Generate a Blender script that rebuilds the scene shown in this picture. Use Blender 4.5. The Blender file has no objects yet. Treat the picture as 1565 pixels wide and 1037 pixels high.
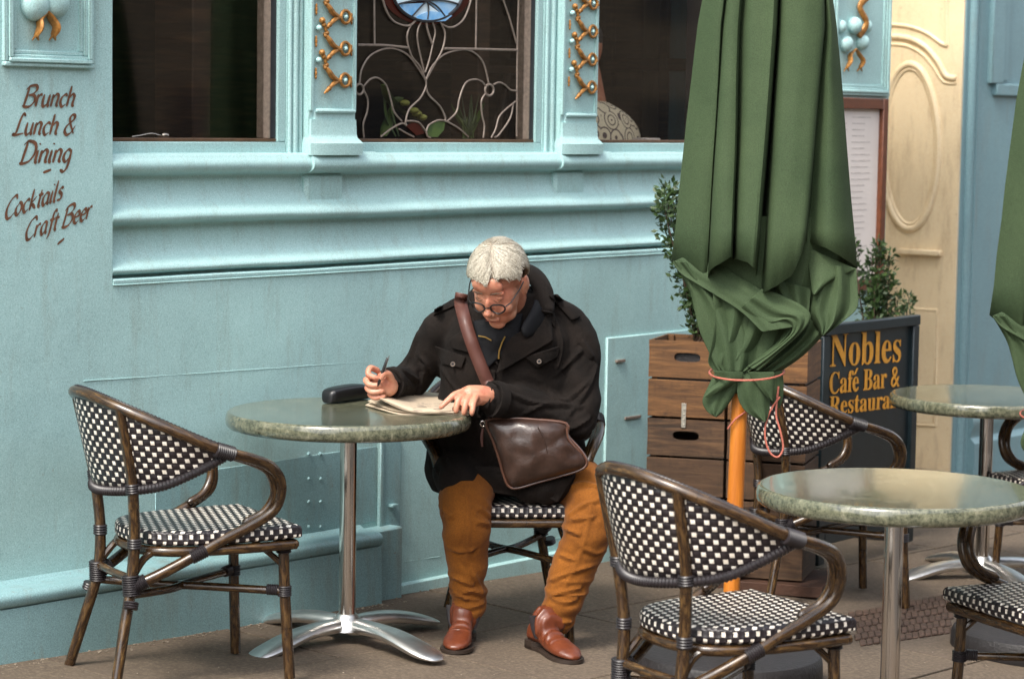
import bpy, bmesh, math, random
from mathutils import Vector, Matrix, noise
random.seed(7)
R_=math.radians
S=bpy.context.scene
# ---------------------------------------------------------------- camera
CAMZ=1.71; PITCH=R_(5.25); ROLL=R_(0.9)
cd=bpy.data.cameras.new('camera'); cam=bpy.data.objects.new('camera',cd); S.collection.objects.link(cam)
cd.sensor_width=36; cd.lens=85; cd.clip_start=.1; cd.clip_end=300
cd.dof.use_dof=True; cd.dof.focus_distance=7.75; cd.dof.aperture_fstop=4.5
fwd=Vector((0,math.cos(PITCH),-math.sin(PITCH))); rt0=Vector((1,0,0)); up0=rt0.cross(fwd)
rt=rt0*math.cos(ROLL)+up0*math.sin(ROLL); up=up0*math.cos(ROLL)-rt0*math.sin(ROLL)
cam.matrix_world=Matrix(((rt.x,up.x,-fwd.x,0),(rt.y,up.y,-fwd.y,0),(rt.z,up.z,-fwd.z,CAMZ),(0,0,0,1)))
S.camera=cam
# ---------------------------------------------------------------- world, sun, exposure (overcast day)
wd=bpy.data.worlds.new('World'); S.world=wd; wd.use_nodes=True
nt=wd.node_tree; bg=nt.nodes['Background']
sky=nt.nodes.new('ShaderNodeTexSky'); sky.sky_type='NISHITA'; sky.sun_disc=False
SUN_EL=R_(52); SUN_AZ=R_(212)           # azimuth measured clockwise from +Y
sky.sun_elevation=SUN_EL; sky.sun_rotation=SUN_AZ; sky.dust_density=4; sky.air_density=1.2
hs=nt.nodes.new('ShaderNodeHueSaturation'); hs.inputs['Saturation'].default_value=.35
nt.links.new(sky.outputs[0],hs.inputs['Color']); nt.links.new(hs.outputs[0],bg.inputs[0]); bg.inputs[1].default_value=.15
sd=bpy.data.lights.new('sun','SUN'); sun=bpy.data.objects.new('sun',sd); S.collection.objects.link(sun)
sd.energy=1.05; sd.angle=R_(11); sd.color=(1,.93,.82)
sv=Vector((math.sin(SUN_AZ)*math.cos(SUN_EL),math.cos(SUN_AZ)*math.cos(SUN_EL),math.sin(SUN_EL)))
sun.rotation_euler=sv.to_track_quat('Z','Y').to_euler()
S.view_settings.view_transform='Standard'; S.view_settings.look='None'; S.view_settings.gamma=1
S.view_settings.exposure=1.5
S.cycles.max_bounces=6; S.cycles.use_denoising=True
# ---------------------------------------------------------------- measured frames: camera ray, pavement plane, facade plane
FPX=3695.
CAMP=Vector((0,0,CAMZ))
def ray(x,y): return fwd+rt*((x-782.5)/FPX)-up*((y-518.5)/FPX)
def at(x,y,Y):
    d=ray(x,y); return CAMP+d*(Y/d.y)
TH=R_(39); W=Vector((math.sin(TH),math.cos(TH),0)); N=Vector((math.cos(TH),-math.sin(TH),0)); Z=Vector((0,0,1))
P1=Vector((-.539,7.95,0)); GA,GB=.0379,.0386
GN=(W*GA+N*GB+Z).normalized()
def hit(x,y,p0,n):
    d=ray(x,y); return CAMP+d*((p0-CAMP).dot(n)/d.dot(n))
def gpt(x,y): return hit(x,y,P1,GN)
def gz(x,y): return -((Vector((x,y,0))-P1).dot(W*GA+N*GB))
def F(w,n,z): return P1+W*w+N*n+Z*z          # facade coordinates -> world
def wz(x,y,n=-.335):                          # photo measurement on the facade plane at offset n
    q=hit(x,y,P1+N*n,N)-P1; return q.dot(W),q.z
def ww(x,n=-.335): return wz(x,210,n)[0]
# ---------------------------------------------------------------- object helpers
def link(o,parent=None):
    S.collection.objects.link(o)
    if parent: o.parent=parent
    return o
def obj(name,bm,mat,parent=None,smooth=True,recalc=True,inv=None):
    if recalc: bmesh.ops.recalc_face_normals(bm,faces=bm.faces)
    me=bpy.data.meshes.new(name); bm.to_mesh(me); bm.free()
    if smooth:
        me.polygons.foreach_set('use_smooth',[True]*len(me.polygons))
        me.set_sharp_from_angle(angle=R_(38))
    if mat:
        for m in (mat if isinstance(mat,(list,tuple)) else [mat]): me.materials.append(m)
    o=bpy.data.objects.new(name,me); link(o,parent)
    return o
def tag(o,label,cat,group=None,kind=None):
    if label: o['label']=label
    if cat: o['category']=cat
    if group: o['group']=group
    if kind: o['kind']=kind
    return o
def thing(name,label,cat,loc=(0,0,0),rotz=0,group=None,tilt=False):
    o=bpy.data.objects.new(name,None); o.empty_display_size=.1; link(o)
    M=Matrix.Rotation(rotz,4,'Z')
    if tilt: M=Z.rotation_difference(GN).to_matrix().to_4x4()@M
    o.matrix_world=Matrix.Translation(Vector(loc))@M
    tag(o,label,cat,group); return o
def copy_tree(o,parent=None):
    c=o.copy(); S.collection.objects.link(c)
    if parent: c.parent=parent; c.matrix_parent_inverse=o.matrix_parent_inverse.copy()
    for ch in list(o.children): copy_tree(ch,c)
    return c
def place(o,loc,rotz,tilt=True):
    M=Matrix.Rotation(rotz,4,'Z')
    if tilt: M=Z.rotation_difference(GN).to_matrix().to_4x4()@M
    o.matrix_world=Matrix.Translation(Vector(loc))@M
def box(bm,o,dx,dy,dz,bev=0,seg=1):
    """corner o, edge vectors dx,dy,dz"""
    o=Vector(o); dx=Vector(dx); dy=Vector(dy); dz=Vector(dz)
    vs=[bm.verts.new(o+dx*i+dy*j+dz*k) for i in (0,1) for j in (0,1) for k in (0,1)]
    fs=[(0,1,3,2),(4,6,7,5),(0,4,5,1),(2,3,7,6),(0,2,6,4),(1,5,7,3)]
    faces=[bm.faces.new([vs[i] for i in f]) for f in fs]
    if bev:
        es={e for f in faces for e in f.edges}
        bmesh.ops.bevel(bm,geom=list(es),offset=bev,segments=seg,profile=.5,affect='EDGES')
def fbox(bm,w0,w1,n0,n1,z0,z1,bev=0.003):
    box(bm,F(w0,n0,z0),W*(w1-w0),N*(n1-n0),Z*(z1-z0),bev)
def catmull(P,n=8,closed=False):
    P=[Vector(p) for p in P]; out=[]; m=len(P)
    rng=range(m if closed else m-1)
    for i in rng:
        if closed: a,b,c,d=P[i-1],P[i],P[(i+1)%m],P[(i+2)%m]
        else: a,b,c,d=P[max(i-1,0)],P[i],P[i+1],P[min(i+2,m-1)]
        for k in range(n):
            t=k/n; out.append(.5*((2*b)+(c-a)*t+(2*a-5*b+4*c-d)*t*t+(3*b-a-3*c+d)*t**3))
    if not closed: out.append(P[-1])
    return out
def interp(vals,k,m):
    """list of values resampled to index k of m"""
    if not isinstance(vals,(list,tuple)): return vals
    t=k/max(m-1,1)*(len(vals)-1); i=min(int(t),len(vals)-2); f=t-i; f=f*f*(3-2*f)
    return vals[i]*(1-f)+vals[i+1]*f
def tube(bm,P,r,seg=10,closed=False,cap=True,flat=None,up=None,round_end=False):
    P=[Vector(p) for p in P]; m=len(P); uvl=bm.loops.layers.uv.verify()
    T=[]
    for i in range(m):
        a=P[i-1] if (i>0 or closed) else P[i]; b=P[(i+1)%m] if (i<m-1 or closed) else P[i]
        t=(b-a); T.append(t.normalized() if t.length>1e-9 else Vector((0,0,1)))
    u=Vector(up) if up else (Vector((0,0,1)) if abs(T[0].z)<.9 else Vector((1,0,0)))
    u=(u-T[0]*u.dot(T[0])).normalized(); rings=[]; L=0; Ls=[]
    for i in range(m):
        if i: 
            L+=(P[i]-P[i-1]).length
            if up is None or True:
                q=T[i-1].rotation_difference(T[i]); u=q@u
            u=(u-T[i]*u.dot(T[i])).normalized()
        Ls.append(L)
        v=T[i].cross(u); rr=interp(r,i,m); ring=[]
        if round_end and not closed:
            pass
        for k in range(seg):
            a=2*math.pi*k/seg
            if flat: ring.append(bm.verts.new(P[i]+u*(math.cos(a)*rr*flat[0])+v*(math.sin(a)*rr*flat[1])))
            else: ring.append(bm.verts.new(P[i]+u*(math.cos(a)*rr)+v*(math.sin(a)*rr)))
        rings.append(ring)
    rg=range(m if closed else m-1)
    for i in rg:
        A=rings[i]; B=rings[(i+1)%m]; l0=Ls[i]; l1=Ls[i+1] if i<m-1 else Ls[i]+(P[0]-P[i]).length
        for k in range(seg):
            f=bm.faces.new((A[k],A[(k+1)%seg],B[(k+1)%seg],B[k]))
            uv=((k/seg,l0),((k+1)/seg,l0),((k+1)/seg,l1),(k/seg,l1))
            for lp,q in zip(f.loops,uv): lp[uvl].uv=q
    if cap and not closed:
        if round_end:
            for ring,p,t in ((rings[0],P[0],-T[0]),(rings[-1],P[-1],T[-1])):
                rr=(ring[0].co-p).length; r2=[]
                for v_ in ring: r2.append(bm.verts.new(p+(v_.co-p)*.65+t*rr*.7))
                for k in range(seg): bm.faces.new((ring[k],ring[(k+1)%seg],r2[(k+1)%seg],r2[k]))
                c=bm.verts.new(p+t*rr)
                for k in range(seg): bm.faces.new((r2[k],r2[(k+1)%seg],c))
        else:
            bm.faces.new(rings[0]); bm.faces.new(rings[-1])
    return rings
def loft(bm,rings,close_u=True,cap=True):
    V=[[bm.verts.new(Vector(p)) for p in r] for r in rings]; m=len(V[0])
    for i in range(len(V)-1):
        for k in range(m if close_u else m-1):
            bm.faces.new((V[i][k],V[i][(k+1)%m],V[i+1][(k+1)%m],V[i+1][k]))
    if cap and close_u: bm.faces.new(V[0]); bm.faces.new(V[-1])
    return V
def sphere(bm,c,r,u=16,v=10,M=None):
    mt=Matrix.Translation(Vector(c))
    rr=r if isinstance(r,(list,tuple)) else (r,r,r)
    s=Matrix.Diagonal((rr[0],rr[1],rr[2],1))
    bmesh.ops.create_uvsphere(bm,u_segments=u,v_segments=v,radius=1,matrix=mt@(M.to_4x4() if M else Matrix())@s)
def lathe(bm,prof,seg=32,c=(0,0,0)):
    c=Vector(c); rings=[[c+Vector((r*math.cos(2*math.pi*k/seg),r*math.sin(2*math.pi*k/seg),z)) for k in range(seg)] for r,z in prof]
    loft(bm,rings)
def sub(o,lv=1):
    m=o.modifiers.new('sub','SUBSURF'); m.levels=lv; m.render_levels=lv
def remesh(bm,vox,smooth=6,name='tmp',fac=.5):
    """joined shapes -> one continuous surface"""
    bmesh.ops.recalc_face_normals(bm,faces=bm.faces)
    me=bpy.data.meshes.new(name); bm.to_mesh(me); bm.free()
    o=bpy.data.objects.new(name,me); S.collection.objects.link(o)
    m=o.modifiers.new('r','REMESH'); m.mode='VOXEL'; m.voxel_size=vox; m.use_smooth_shade=True
    if smooth:
        s=o.modifiers.new('s','SMOOTH'); s.iterations=smooth; s.factor=fac
    dg=bpy.context.evaluated_depsgraph_get(); dg.update()
    me2=bpy.data.meshes.new_from_object(o.evaluated_get(dg)); bpy.data.objects.remove(o)
    b2=bmesh.new(); b2.from_mesh(me2); bpy.data.meshes.remove(me2); return b2
def nz(p,s,seed=0): return noise.noise(Vector(p)*s+Vector((seed*7.3,seed*3.1,seed)))
# ---------------------------------------------------------------- materials
def newmat(name):
    m=bpy.data.materials.new(name); m.use_nodes=True; t=m.node_tree; return m,t,t.nodes['Principled BSDF']
def coords(t,kind='Object',scale=(1,1,1),rot=(0,0,0)):
    c=t.nodes.new('ShaderNodeTexCoord'); mp=t.nodes.new('ShaderNodeMapping'); mp.inputs['Scale'].default_value=scale; mp.inputs['Rotation'].default_value=rot
    t.links.new(c.outputs[kind],mp.inputs[0]); return mp.outputs[0]
def tnoise(t,vec,scale,detail=4,rough=.6,dist=0):
    n=t.nodes.new('ShaderNodeTexNoise'); n.inputs['Scale'].default_value=scale; n.inputs['Detail'].default_value=detail
    n.inputs['Roughness'].default_value=rough; n.inputs['Distortion'].default_value=dist; t.links.new(vec,n.inputs['Vector']); return n.outputs[0]
def ramp(t,fac,stops):
    r=t.nodes.new('ShaderNodeValToRGB'); e=r.color_ramp.elements
    while len(e)<len(stops): e.new(.5)
    for k,(p,c) in enumerate(stops): e[k].position=p; e[k].color=(c[0],c[1],c[2],1) if isinstance(c,(tuple,list)) else (c,c,c,1)
    t.links.new(fac,r.inputs[0]); return r.outputs[0]
def mix(t,fac,a,b,mode='MIX'):
    m=t.nodes.new('ShaderNodeMix'); m.data_type='RGBA'; m.blend_type=mode
    for s,v in ((m.inputs[0],fac),(m.inputs[6],a),(m.inputs[7],b)):
        if isinstance(v,(int,float)): s.default_value=v
        elif isinstance(v,(tuple,list)): s.default_value=(v[0],v[1],v[2],1)
        else: t.links.new(v,s)
    return m.outputs[2]
def math_(t,op,a,b=None,c=None):
    m=t.nodes.new('ShaderNodeMath'); m.operation=op
    for i,v in enumerate((a,b,c)):
        if v is None: continue
        if isinstance(v,(int,float)): m.inputs[i].default_value=v
        else: t.links.new(v,m.inputs[i])
    return m.outputs[0]
def bump(t,h,dist=.002,strength=1,prev=None):
    b=t.nodes.new('ShaderNodeBump'); b.inputs['Distance'].default_value=dist; b.inputs['Strength'].default_value=strength
    t.links.new(h,b.inputs['Height'])
    if prev: t.links.new(prev,b.inputs['Normal'])
    return b.outputs[0]
def simple(name,col,rough=.5,metal=0,var=.25,scale=20,bd=.0,bs=200,coat=0,spec=.5,col2=None,sheen=0,kind='Object',stretch=(1,1,1)):
    m,t,p=newmat(name); v=coords(t,kind,stretch)
    f=tnoise(t,v,scale,5); c2=col2 or tuple(c*(1-var) for c in col)
    c1=tuple(min(1,c*(1+var*.6)) for c in col) if col2 is None else col
    t.links.new(ramp(t,f,[(.3,c2),(.7,c1)]),p.inputs['Base Color'])
    p.inputs['Roughness'].default_value=rough; p.inputs['Metallic'].default_value=metal; p.inputs['Coat Weight'].default_value=coat; p.inputs['Specular IOR Level'].default_value=spec
    if sheen: p.inputs['Sheen Weight'].default_value=sheen; p.inputs['Sheen Roughness'].default_value=.4
    if bd: t.links.new(bump(t,tnoise(t,v,bs,3),bd),p.inputs['Normal'])
    return m
def paint(name,col,dirt=(.20,.16,.10),dirtamt=.5,rough=.42,fine=1.):
    m,t,p=newmat(name); v=coords(t)
    big=tnoise(t,v,1.6,5); mid=tnoise(t,v,9,5); c=mix(t,ramp(t,big,[(.3,0.),(.75,1.)]),tuple(x*.88 for x in col),tuple(min(1,x*1.08) for x in col))
    vs=coords(t,'Object',(1,1,.18)); st=tnoise(t,vs,14,6,.7)
    c=mix(t,math_(t,'MULTIPLY',ramp(t,st,[(.52,0.),(.74,1.)]),dirtamt*.5),c,dirt)
    sp=tnoise(t,v,38,4,.75); c=mix(t,math_(t,'MULTIPLY',ramp(t,sp,[(.66,0.),(.74,1.)]),dirtamt),c,dirt)
    # fine mottling of the brushed, weathered coat
    fn=tnoise(t,v,260,3,.7); c=mix(t,.34*fine,c,ramp(t,fn,[(.3,.0),(.7,1.)]),'OVERLAY')
    t.links.new(c,p.inputs['Base Color']); p.inputs['Roughness'].default_value=rough
    b=bump(t,mid,.004,.5); b=bump(t,tnoise(t,v,60,4),.0006,.5,b); b=bump(t,fn,.0003,.3*fine,b); t.links.new(b,p.inputs['Normal']); return m
M={}
M['teal']=paint('teal_paint',(.395,.605,.60),dirtamt=.5)
M['teal_dark']=paint('teal_paint_shaded',(.24,.40,.42),dirtamt=.9)  # darker teal for low parts: less sky reaching them, put into the colour
M['teal_blue']=paint('blue_paint',(.19,.32,.355))
M['cream']=paint('cream_paint',(.80,.65,.43),dirt=(.25,.13,.05),dirtamt=.8)
M['gilt']=simple('gilt',(.42,.19,.045),.45,.3,.5,60,.002,90)
M['brown_bead']=simple('brown_varnish',(.12,.065,.035),.4,0,.3,30)
M['dark_frame']=simple('dark_frame',(.03,.03,.035),.4)
M['lettering']=simple('lettering_brown',(.16,.065,.03),.6,0,.5,50)
M['gold']=simple('gold_lettering',(.72,.33,.035),.5,.1,.2,80)
M['sign']=simple('sign_board',(.008,.017,.022),.38,0,.3,15,.0006,120)
M['red_frame']=simple('red_brown_wood',(.13,.040,.016),.4,0,.3,30)
M['white_board']=simple('menu_paper',(.72,.66,.62),.6,0,.06,6)
M['black']=simple('black_plastic',(.008,.008,.009),.35,0,.2,20,.0004,200)
M['binding']=simple('black_binding',(.020,.016,.018),.38,0,.4,90)
M['chrome']=simple('polished_steel',(.62,.58,.54),.16,1,.06,8,stretch=(1,1,.1))
M['alu']=simple('cast_aluminium',(.72,.72,.71),.36,1,.12,25,.0005,60)
M['skin']=None
def m_bamboo():
    m,t,p=newmat('bamboo'); tc=t.nodes.new('ShaderNodeTexCoord'); mp=t.nodes.new('ShaderNodeMapping'); mp.inputs['Scale'].default_value=(3,6,1)
    t.links.new(tc.outputs['UV'],mp.inputs[0]); f=tnoise(t,mp.outputs[0],3.2,5,.6,.4)
    v2=coords(t); g=tnoise(t,v2,9,3)
    c=ramp(t,f,[(.30,(.008,.004,.002)),(.48,(.035,.017,.006)),(.64,(.11,.060,.020)),(.80,(.30,.18,.06))])
    c=mix(t,ramp(t,g,[(.35,.0),(.7,.55)]),c,(.035,.018,.009))
    sep=t.nodes.new('ShaderNodeSeparateXYZ'); t.links.new(tc.outputs['UV'],sep.inputs[0])
    fr=math_(t,'FRACT',math_(t,'MULTIPLY',sep.outputs[1],3.7)); nd=math_(t,'LESS_THAN',fr,.016)
    c=mix(t,math_(t,'MULTIPLY',nd,.45),c,(.012,.006,.003))
    t.links.new(c,p.inputs['Base Color']); p.inputs['Roughness'].default_value=.27; p.inputs['Coat Weight'].default_value=.25; p.inputs['Coat Roughness'].default_value=.2
    t.links.new(bump(t,f,.0015,.4),p.inputs['Normal']); return m
M['bamboo']=m_bamboo()
def m_weave(name,pitch,whitefrac=.42,stag=True,wf2=None):
    m,t,p=newmat(name); tc=t.nodes.new('ShaderNodeTexCoord'); sep=t.nodes.new('ShaderNodeSeparateXYZ'); t.links.new(tc.outputs['UV'],sep.inputs[0])
    u=math_(t,'MULTIPLY',sep.outputs[0],1/pitch[0]); v=math_(t,'MULTIPLY',sep.outputs[1],1/pitch[1])
    fu,fv=math_(t,'FLOOR',u),math_(t,'FLOOR',v)
    du=math_(t,'ABSOLUTE',math_(t,'SUBTRACT',math_(t,'FRACT',u),.5)); dv=math_(t,'ABSOLUTE',math_(t,'SUBTRACT',math_(t,'FRACT',v),.5))
    ins=math_(t,'MULTIPLY',math_(t,'LESS_THAN',du,whitefrac),math_(t,'LESS_THAN',dv,wf2 or whitefrac))
    par=math_(t,'MODULO',math_(t,'ADD',math_(t,'ABSOLUTE',fu),math_(t,'ABSOLUTE',fv)),2) if stag else 1
    par=math_(t,'LESS_THAN',par,.5) if stag else 1.0
    w=math_(t,'MULTIPLY',ins,par)
    n=tnoise(t,coords(t),60,3); wc=ramp(t,n,[(.3,(.60,.53,.44)),(.7,(.82,.78,.70))])
    bc=ramp(t,n,[(.3,(.006,.004,.006)),(.7,(.022,.016,.018))])
    t.links.new(mix(t,w,bc,wc),p.inputs['Base Color']); p.inputs['Roughness'].default_value=.38
    # each strand is a shallow pillow
    hb=math_(t,'SUBTRACT',1,math_(t,'MULTIPLY',math_(t,'ADD',math_(t,'MULTIPLY',du,du),math_(t,'MULTIPLY',dv,dv)),1.8))
    fs=math_(t,'ABSOLUTE',math_(t,'SUBTRACT',math_(t,'FRACT',math_(t,'MULTIPLY',v,4)),.5))
    h=math_(t,'ADD',math_(t,'ADD',hb,math_(t,'MULTIPLY',w,.5)),math_(t,'MULTIPLY',fs,.25))
    t.links.new(bump(t,h,.003,.9),p.inputs['Normal']); return m
M['weave']=m_weave('woven_back',(.0170,.0170),.345)
M['weave_seat']=m_weave('woven_seat',(.0140,.0265),.44,True,.33)
M['weave_side']=m_weave('woven_side',(.0155,.019),.33)
def m_marble():
    m,t,p=newmat('green_marble_top'); v=coords(t); vs=coords(t,'Object',(1,3.2,1),(0,0,.5)); a=tnoise(t,vs,14,8,.72,.8); b=tnoise(t,v,70,5,.75)
    c=ramp(t,a,[(.28,(.014,.021,.014)),(.44,(.042,.053,.036)),(.56,(.10,.108,.07)),(.70,(.38,.36,.26))])
    c=mix(t,.55,c,ramp(t,b,[(.35,(.016,.022,.014)),(.62,(.24,.235,.155))]))
    t.links.new(c,p.inputs['Base Color']); p.inputs['Roughness'].default_value=.17; p.inputs['Coat Weight'].default_value=.5; p.inputs['Coat Roughness'].default_value=.08
    t.links.new(bump(t,b,.0003,.5),p.inputs['Normal']); return m
M['marble']=m_marble()
def m_wood(name,c1,c2,c3,rough=.75,sc=5,stretch=(1,1,12),rv=0):
    m,t,p=newmat(name); v=coords(t,'Object',stretch); a=tnoise(t,v,sc,8,.68,.6); g=tnoise(t,coords(t),6,3)
    c=ramp(t,a,[(.28,c1),(.5,c2),(.75,c3)]); c=mix(t,ramp(t,g,[(.3,.0),(.75,.5)]),c,c1); oi=t.nodes.new('ShaderNodeObjectInfo'); c=mix(t,math_(t,'MULTIPLY',oi.outputs['Random'],rv),c,c2); c=mix(t,math_(t,'MULTIPLY',ramp(t,tnoise(t,coords(t),22,5,.7),[(.55,0.),(.72,1.)]),.5 if rv else 0),c,tuple(x*.4 for x in c1))
    t.links.new(c,p.inputs['Base Color']); p.inputs['Roughness'].default_value=rough; t.links.new(bump(t,a,.003,.7),p.inputs['Normal']); return m
M['crate']=m_wood('weathered_crate_wood',(.020,.011,.006),(.075,.038,.018),(.19,.10,.045),rv=.6)
M['crate_b']=m_wood('orange_crate_wood',(.028,.013,.006),(.14,.062,.020),(.33,.155,.05),rv=.5)
M['pole']=m_wood('varnished_pole',(.34,.10,.012),(.52,.17,.02),(.68,.27,.045),.35,3,(14,14,1))
def m_cloth(name,c1,c2,wv=900,rough=.8,bd=.0005,sheen=.3,big=3):
    m,t,p=newmat(name); v=coords(t); f=tnoise(t,v,big,4); fn=tnoise(t,v,wv/3,2,.7)
    c=ramp(t,f,[(.3,c1),(.7,c2)]); c=mix(t,.25,c,ramp(t,fn,[(.3,0.),(.7,1.)]),'OVERLAY')
    t.links.new(c,p.inputs['Base Color']); p.inputs['Roughness'].default_value=rough; p.inputs['Sheen Weight'].default_value=sheen
    p.inputs['Specular IOR Level'].default_value=.25
    t.links.new(bump(t,fn,bd,.8,bump(t,tnoise(t,v,14,4,.6,.5),.004,.5)),p.inputs['Normal']); return m
M['canopy']=m_cloth('green_canvas',(.029,.050,.022),(.047,.073,.033),sheen=.0)
M['wool']=m_cloth('dark_wool',(.0045,.0032,.0026),(.0125,.0087,.0069),500,.97,.002,.0,12)
M['lining']=m_cloth('navy_jacket',(.0025,.0028,.0042),(.005,.0055,.0075),600,.7,.0005,.0)
M['trouser']=m_cloth('mustard_corduroy',(.135,.043,.004),(.21,.070,.007),700,.9,.001,.06,8)
def m_leather(name,c1,c2,rough=.4,sc=30,coat=.1):
    m,t,p=newmat(name); v=coords(t); f=tnoise(t,v,sc,5); t.links.new(ramp(t,f,[(.3,c1),(.7,c2)]),p.inputs['Base Color'])
    p.inputs['Roughness'].default_value=rough; p.inputs['Coat Weight'].default_value=coat
    vo=t.nodes.new('ShaderNodeTexVoronoi'); vo.inputs['Scale'].default_value=260; t.links.new(v,vo.inputs[0])
    t.links.new(bump(t,vo.outputs[0],.0006,.5,bump(t,f,.004,.5)),p.inputs['Normal']); return m
M['bag']=m_leather('brown_leather',(.022,.011,.008),(.046,.024,.017),.33)
M['piping']=m_leather('bag_piping',(.07,.03,.02),(.12,.055,.035),.3)
M['strap']=m_leather('bag_strap',(.065,.020,.014),(.095,.031,.021),.6)
M['boot']=m_leather('tan_boots',(.085,.017,.006),(.15,.036,.012),.42,18,.12)
M['sole']=simple('boot_sole',(.03,.018,.012),.6)
def m_skin():
    m,t,p=newmat('skin'); v=coords(t); f=tnoise(t,v,26,5,.65); g=tnoise(t,v,9,2)
    c=ramp(t,f,[(.28,(.38,.13,.075)),(.5,(.52,.235,.15)),(.75,(.62,.33,.22))]); c=mix(t,ramp(t,g,[(.45,0.),(.7,.45)]),c,(.55,.17,.11))
    t.links.new(c,p.inputs['Base Color']); p.inputs['Roughness'].default_value=.45; p.inputs['Subsurface Weight'].default_value=.12; p.inputs['Subsurface Radius'].default_value=(.01,.004,.002)
    t.links.new(bump(t,tnoise(t,v,180,3),.0008,.6),p.inputs['Normal']); return m
M['skin']=m_skin()
def m_hair():
    m,t,p=newmat('silver_hair'); v=coords(t); f=tnoise(t,v,170,3,.7); t.links.new(ramp(t,f,[(.25,(.26,.22,.165)),(.5,(.47,.43,.35)),(.75,(.68,.65,.56))]),p.inputs['Base Color'])
    p.inputs['Roughness'].default_value=.45; return m
M['hair']=m_hair()
def m_glass():
    m,t,p=newmat('window_glass'); p.inputs['Base Color'].default_value=(.85,.87,.88,1); p.inputs['Transmission Weight'].default_value=1; p.inputs['Roughness'].default_value=.03; p.inputs['IOR'].default_value=1.25
    tr=t.nodes.new('ShaderNodeBsdfTransparent'); gl=t.nodes.new('ShaderNodeBsdfGlossy'); gl.inputs['Roughness'].default_value=.06
    lw=t.nodes.new('ShaderNodeLayerWeight'); lw.inputs[0].default_value=.5; fr=t.nodes.new('ShaderNodeMath'); fr.operation='MULTIPLY_ADD'; pw=t.nodes.new('ShaderNodeMath'); pw.operation='POWER'; pw.inputs[1].default_value=4; t.links.new(lw.outputs['Facing'],pw.inputs[0]); t.links.new(pw.outputs[0],fr.inputs[0]); fr.inputs[1].default_value=.8; fr.inputs[2].default_value=.055; mx=t.nodes.new('ShaderNodeMixShader'); tr.inputs[0].default_value=(.93,.92,.90,1)
    t.links.new(fr.outputs[0],mx.inputs[0]); t.links.new(tr.outputs[0],mx.inputs[1]); t.links.new(gl.outputs[0],mx.inputs[2]); t.links.new(mx.outputs[0],t.nodes['Material Output'].inputs[0]); return m
M['glass']=m_glass()
M['lead']=simple('lead_came',(.24,.19,.155),.5,.2,.3,60)
M['blue_glass']=simple('opal_blue_glass',(.50,.74,.95),.2,0,.5,14,col2=(.10,.42,.85))
M['pale_glass']=simple('opal_pale_glass',(.85,.95,.98),.2,0,.3,14,col2=(.55,.78,.92))
M['red_glass']=simple('dark_red_glass',(.06,.012,.008),.15)
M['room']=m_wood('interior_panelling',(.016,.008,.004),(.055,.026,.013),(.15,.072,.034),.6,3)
M['leaf']=simple('leaf_green',(.045,.085,.018),.5,0,.5,14,col2=(.012,.028,.008))
M['leaf2']=simple('leaf_bright',(.10,.16,.03),.5,0,.4,14,col2=(.035,.07,.015))
M['twig']=simple('twig',(.06,.035,.02),.8)
M['paper']=simple('newsprint',(.46,.37,.27),.8,0,.12,60)
M['stone']=simple('sandstone',(.26,.20,.14),.85,0,.35,3,.01,12)
M['rubber']=simple('umbrella_base',(.016,.014,.015),.55,0,.4,60,.003,120)
M['cord']=simple('red_cord',(.45,.13,.09),.6,0,.3,200)
M['metal_strap']=simple('galvanised_strap',(.45,.42,.36),.5,.6,.3,80)
M['red']=simple('red_cloth',(.45,.05,.04),.7)
def m_pave():
    m,t,p=newmat('pavement_stone'); v=coords(t,'Object'); a=tnoise(t,v,2.2,5); b=tnoise(t,v,75,5,.75); s=tnoise(t,v,14,4)
    oi=t.nodes.new('ShaderNodeObjectInfo')
    c=ramp(t,a,[(.3,(.076,.054,.035)),(.7,(.138,.101,.067))]); c=mix(t,.6,c,ramp(t,b,[(.33,(.045,.031,.021)),(.5,(.105,.077,.053)),(.7,(.25,.195,.14))]))
    c=mix(t,math_(t,'MULTIPLY',oi.outputs['Random'],.3),c,(.07,.05,.036)); c=mix(t,ramp(t,s,[(.62,0.),(.75,.5)]),c,(.04,.028,.02))
    t.links.new(c,p.inputs['Base Color']); p.inputs['Roughness'].default_value=.9; t.links.new(bump(t,b,.003,.8,bump(t,s,.004,.4)),p.inputs['Normal']); return m
M['pave']=m_pave()
M['setts']=simple('red_setts',(.085,.048,.030),.85,0,.5,30,.003,80)
M['asphalt']=simple('asphalt',(.055,.05,.047),.9,0,.3,60,.004,150)
# ================================================================ SETTING: pavement, road
def facequad(bm,pts): bm.faces.new([bm.verts.new(Vector(p)) for p in pts])
def gp(w,n,dz=0):
    p=P1+W*w+N*n; return Vector((p.x,p.y,-(w*GA+n*GB)+dz))
bm=bmesh.new(); facequad(bm,[gp(-14,-2.2,-.03),gp(34,-2.2,-.03),gp(34,3.6,-.03),gp(-14,3.6,-.03)])
pav=obj('pavement',bm,M['pave'],smooth=False); tag(pav,'worn grey brown stone pavement in front of the cafe','pavement',kind='structure')
bm=bmesh.new(); facequad(bm,[gp(-40,3.75,-.15),gp(60,3.75,-.15),gp(60,14,-.15),gp(-40,14,-.15)])
road=obj('road',bm,M['asphalt'],smooth=False); tag(road,'dark asphalt road behind the camera','road',kind='structure')
bm=bmesh.new()
for k in range(48):
    w0=-14+k; box(bm,gp(w0+.004,3.6,-.2),gp(w0+.996,3.6,-.2)-gp(w0+.004,3.6,-.2),N*.15-Z*.15*GB,Z*.197,.01)
kb=obj('kerb',bm,M['stone']); tag(kb,'row of sandstone kerb blocks along the road','kerb',kind='structure')
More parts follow.
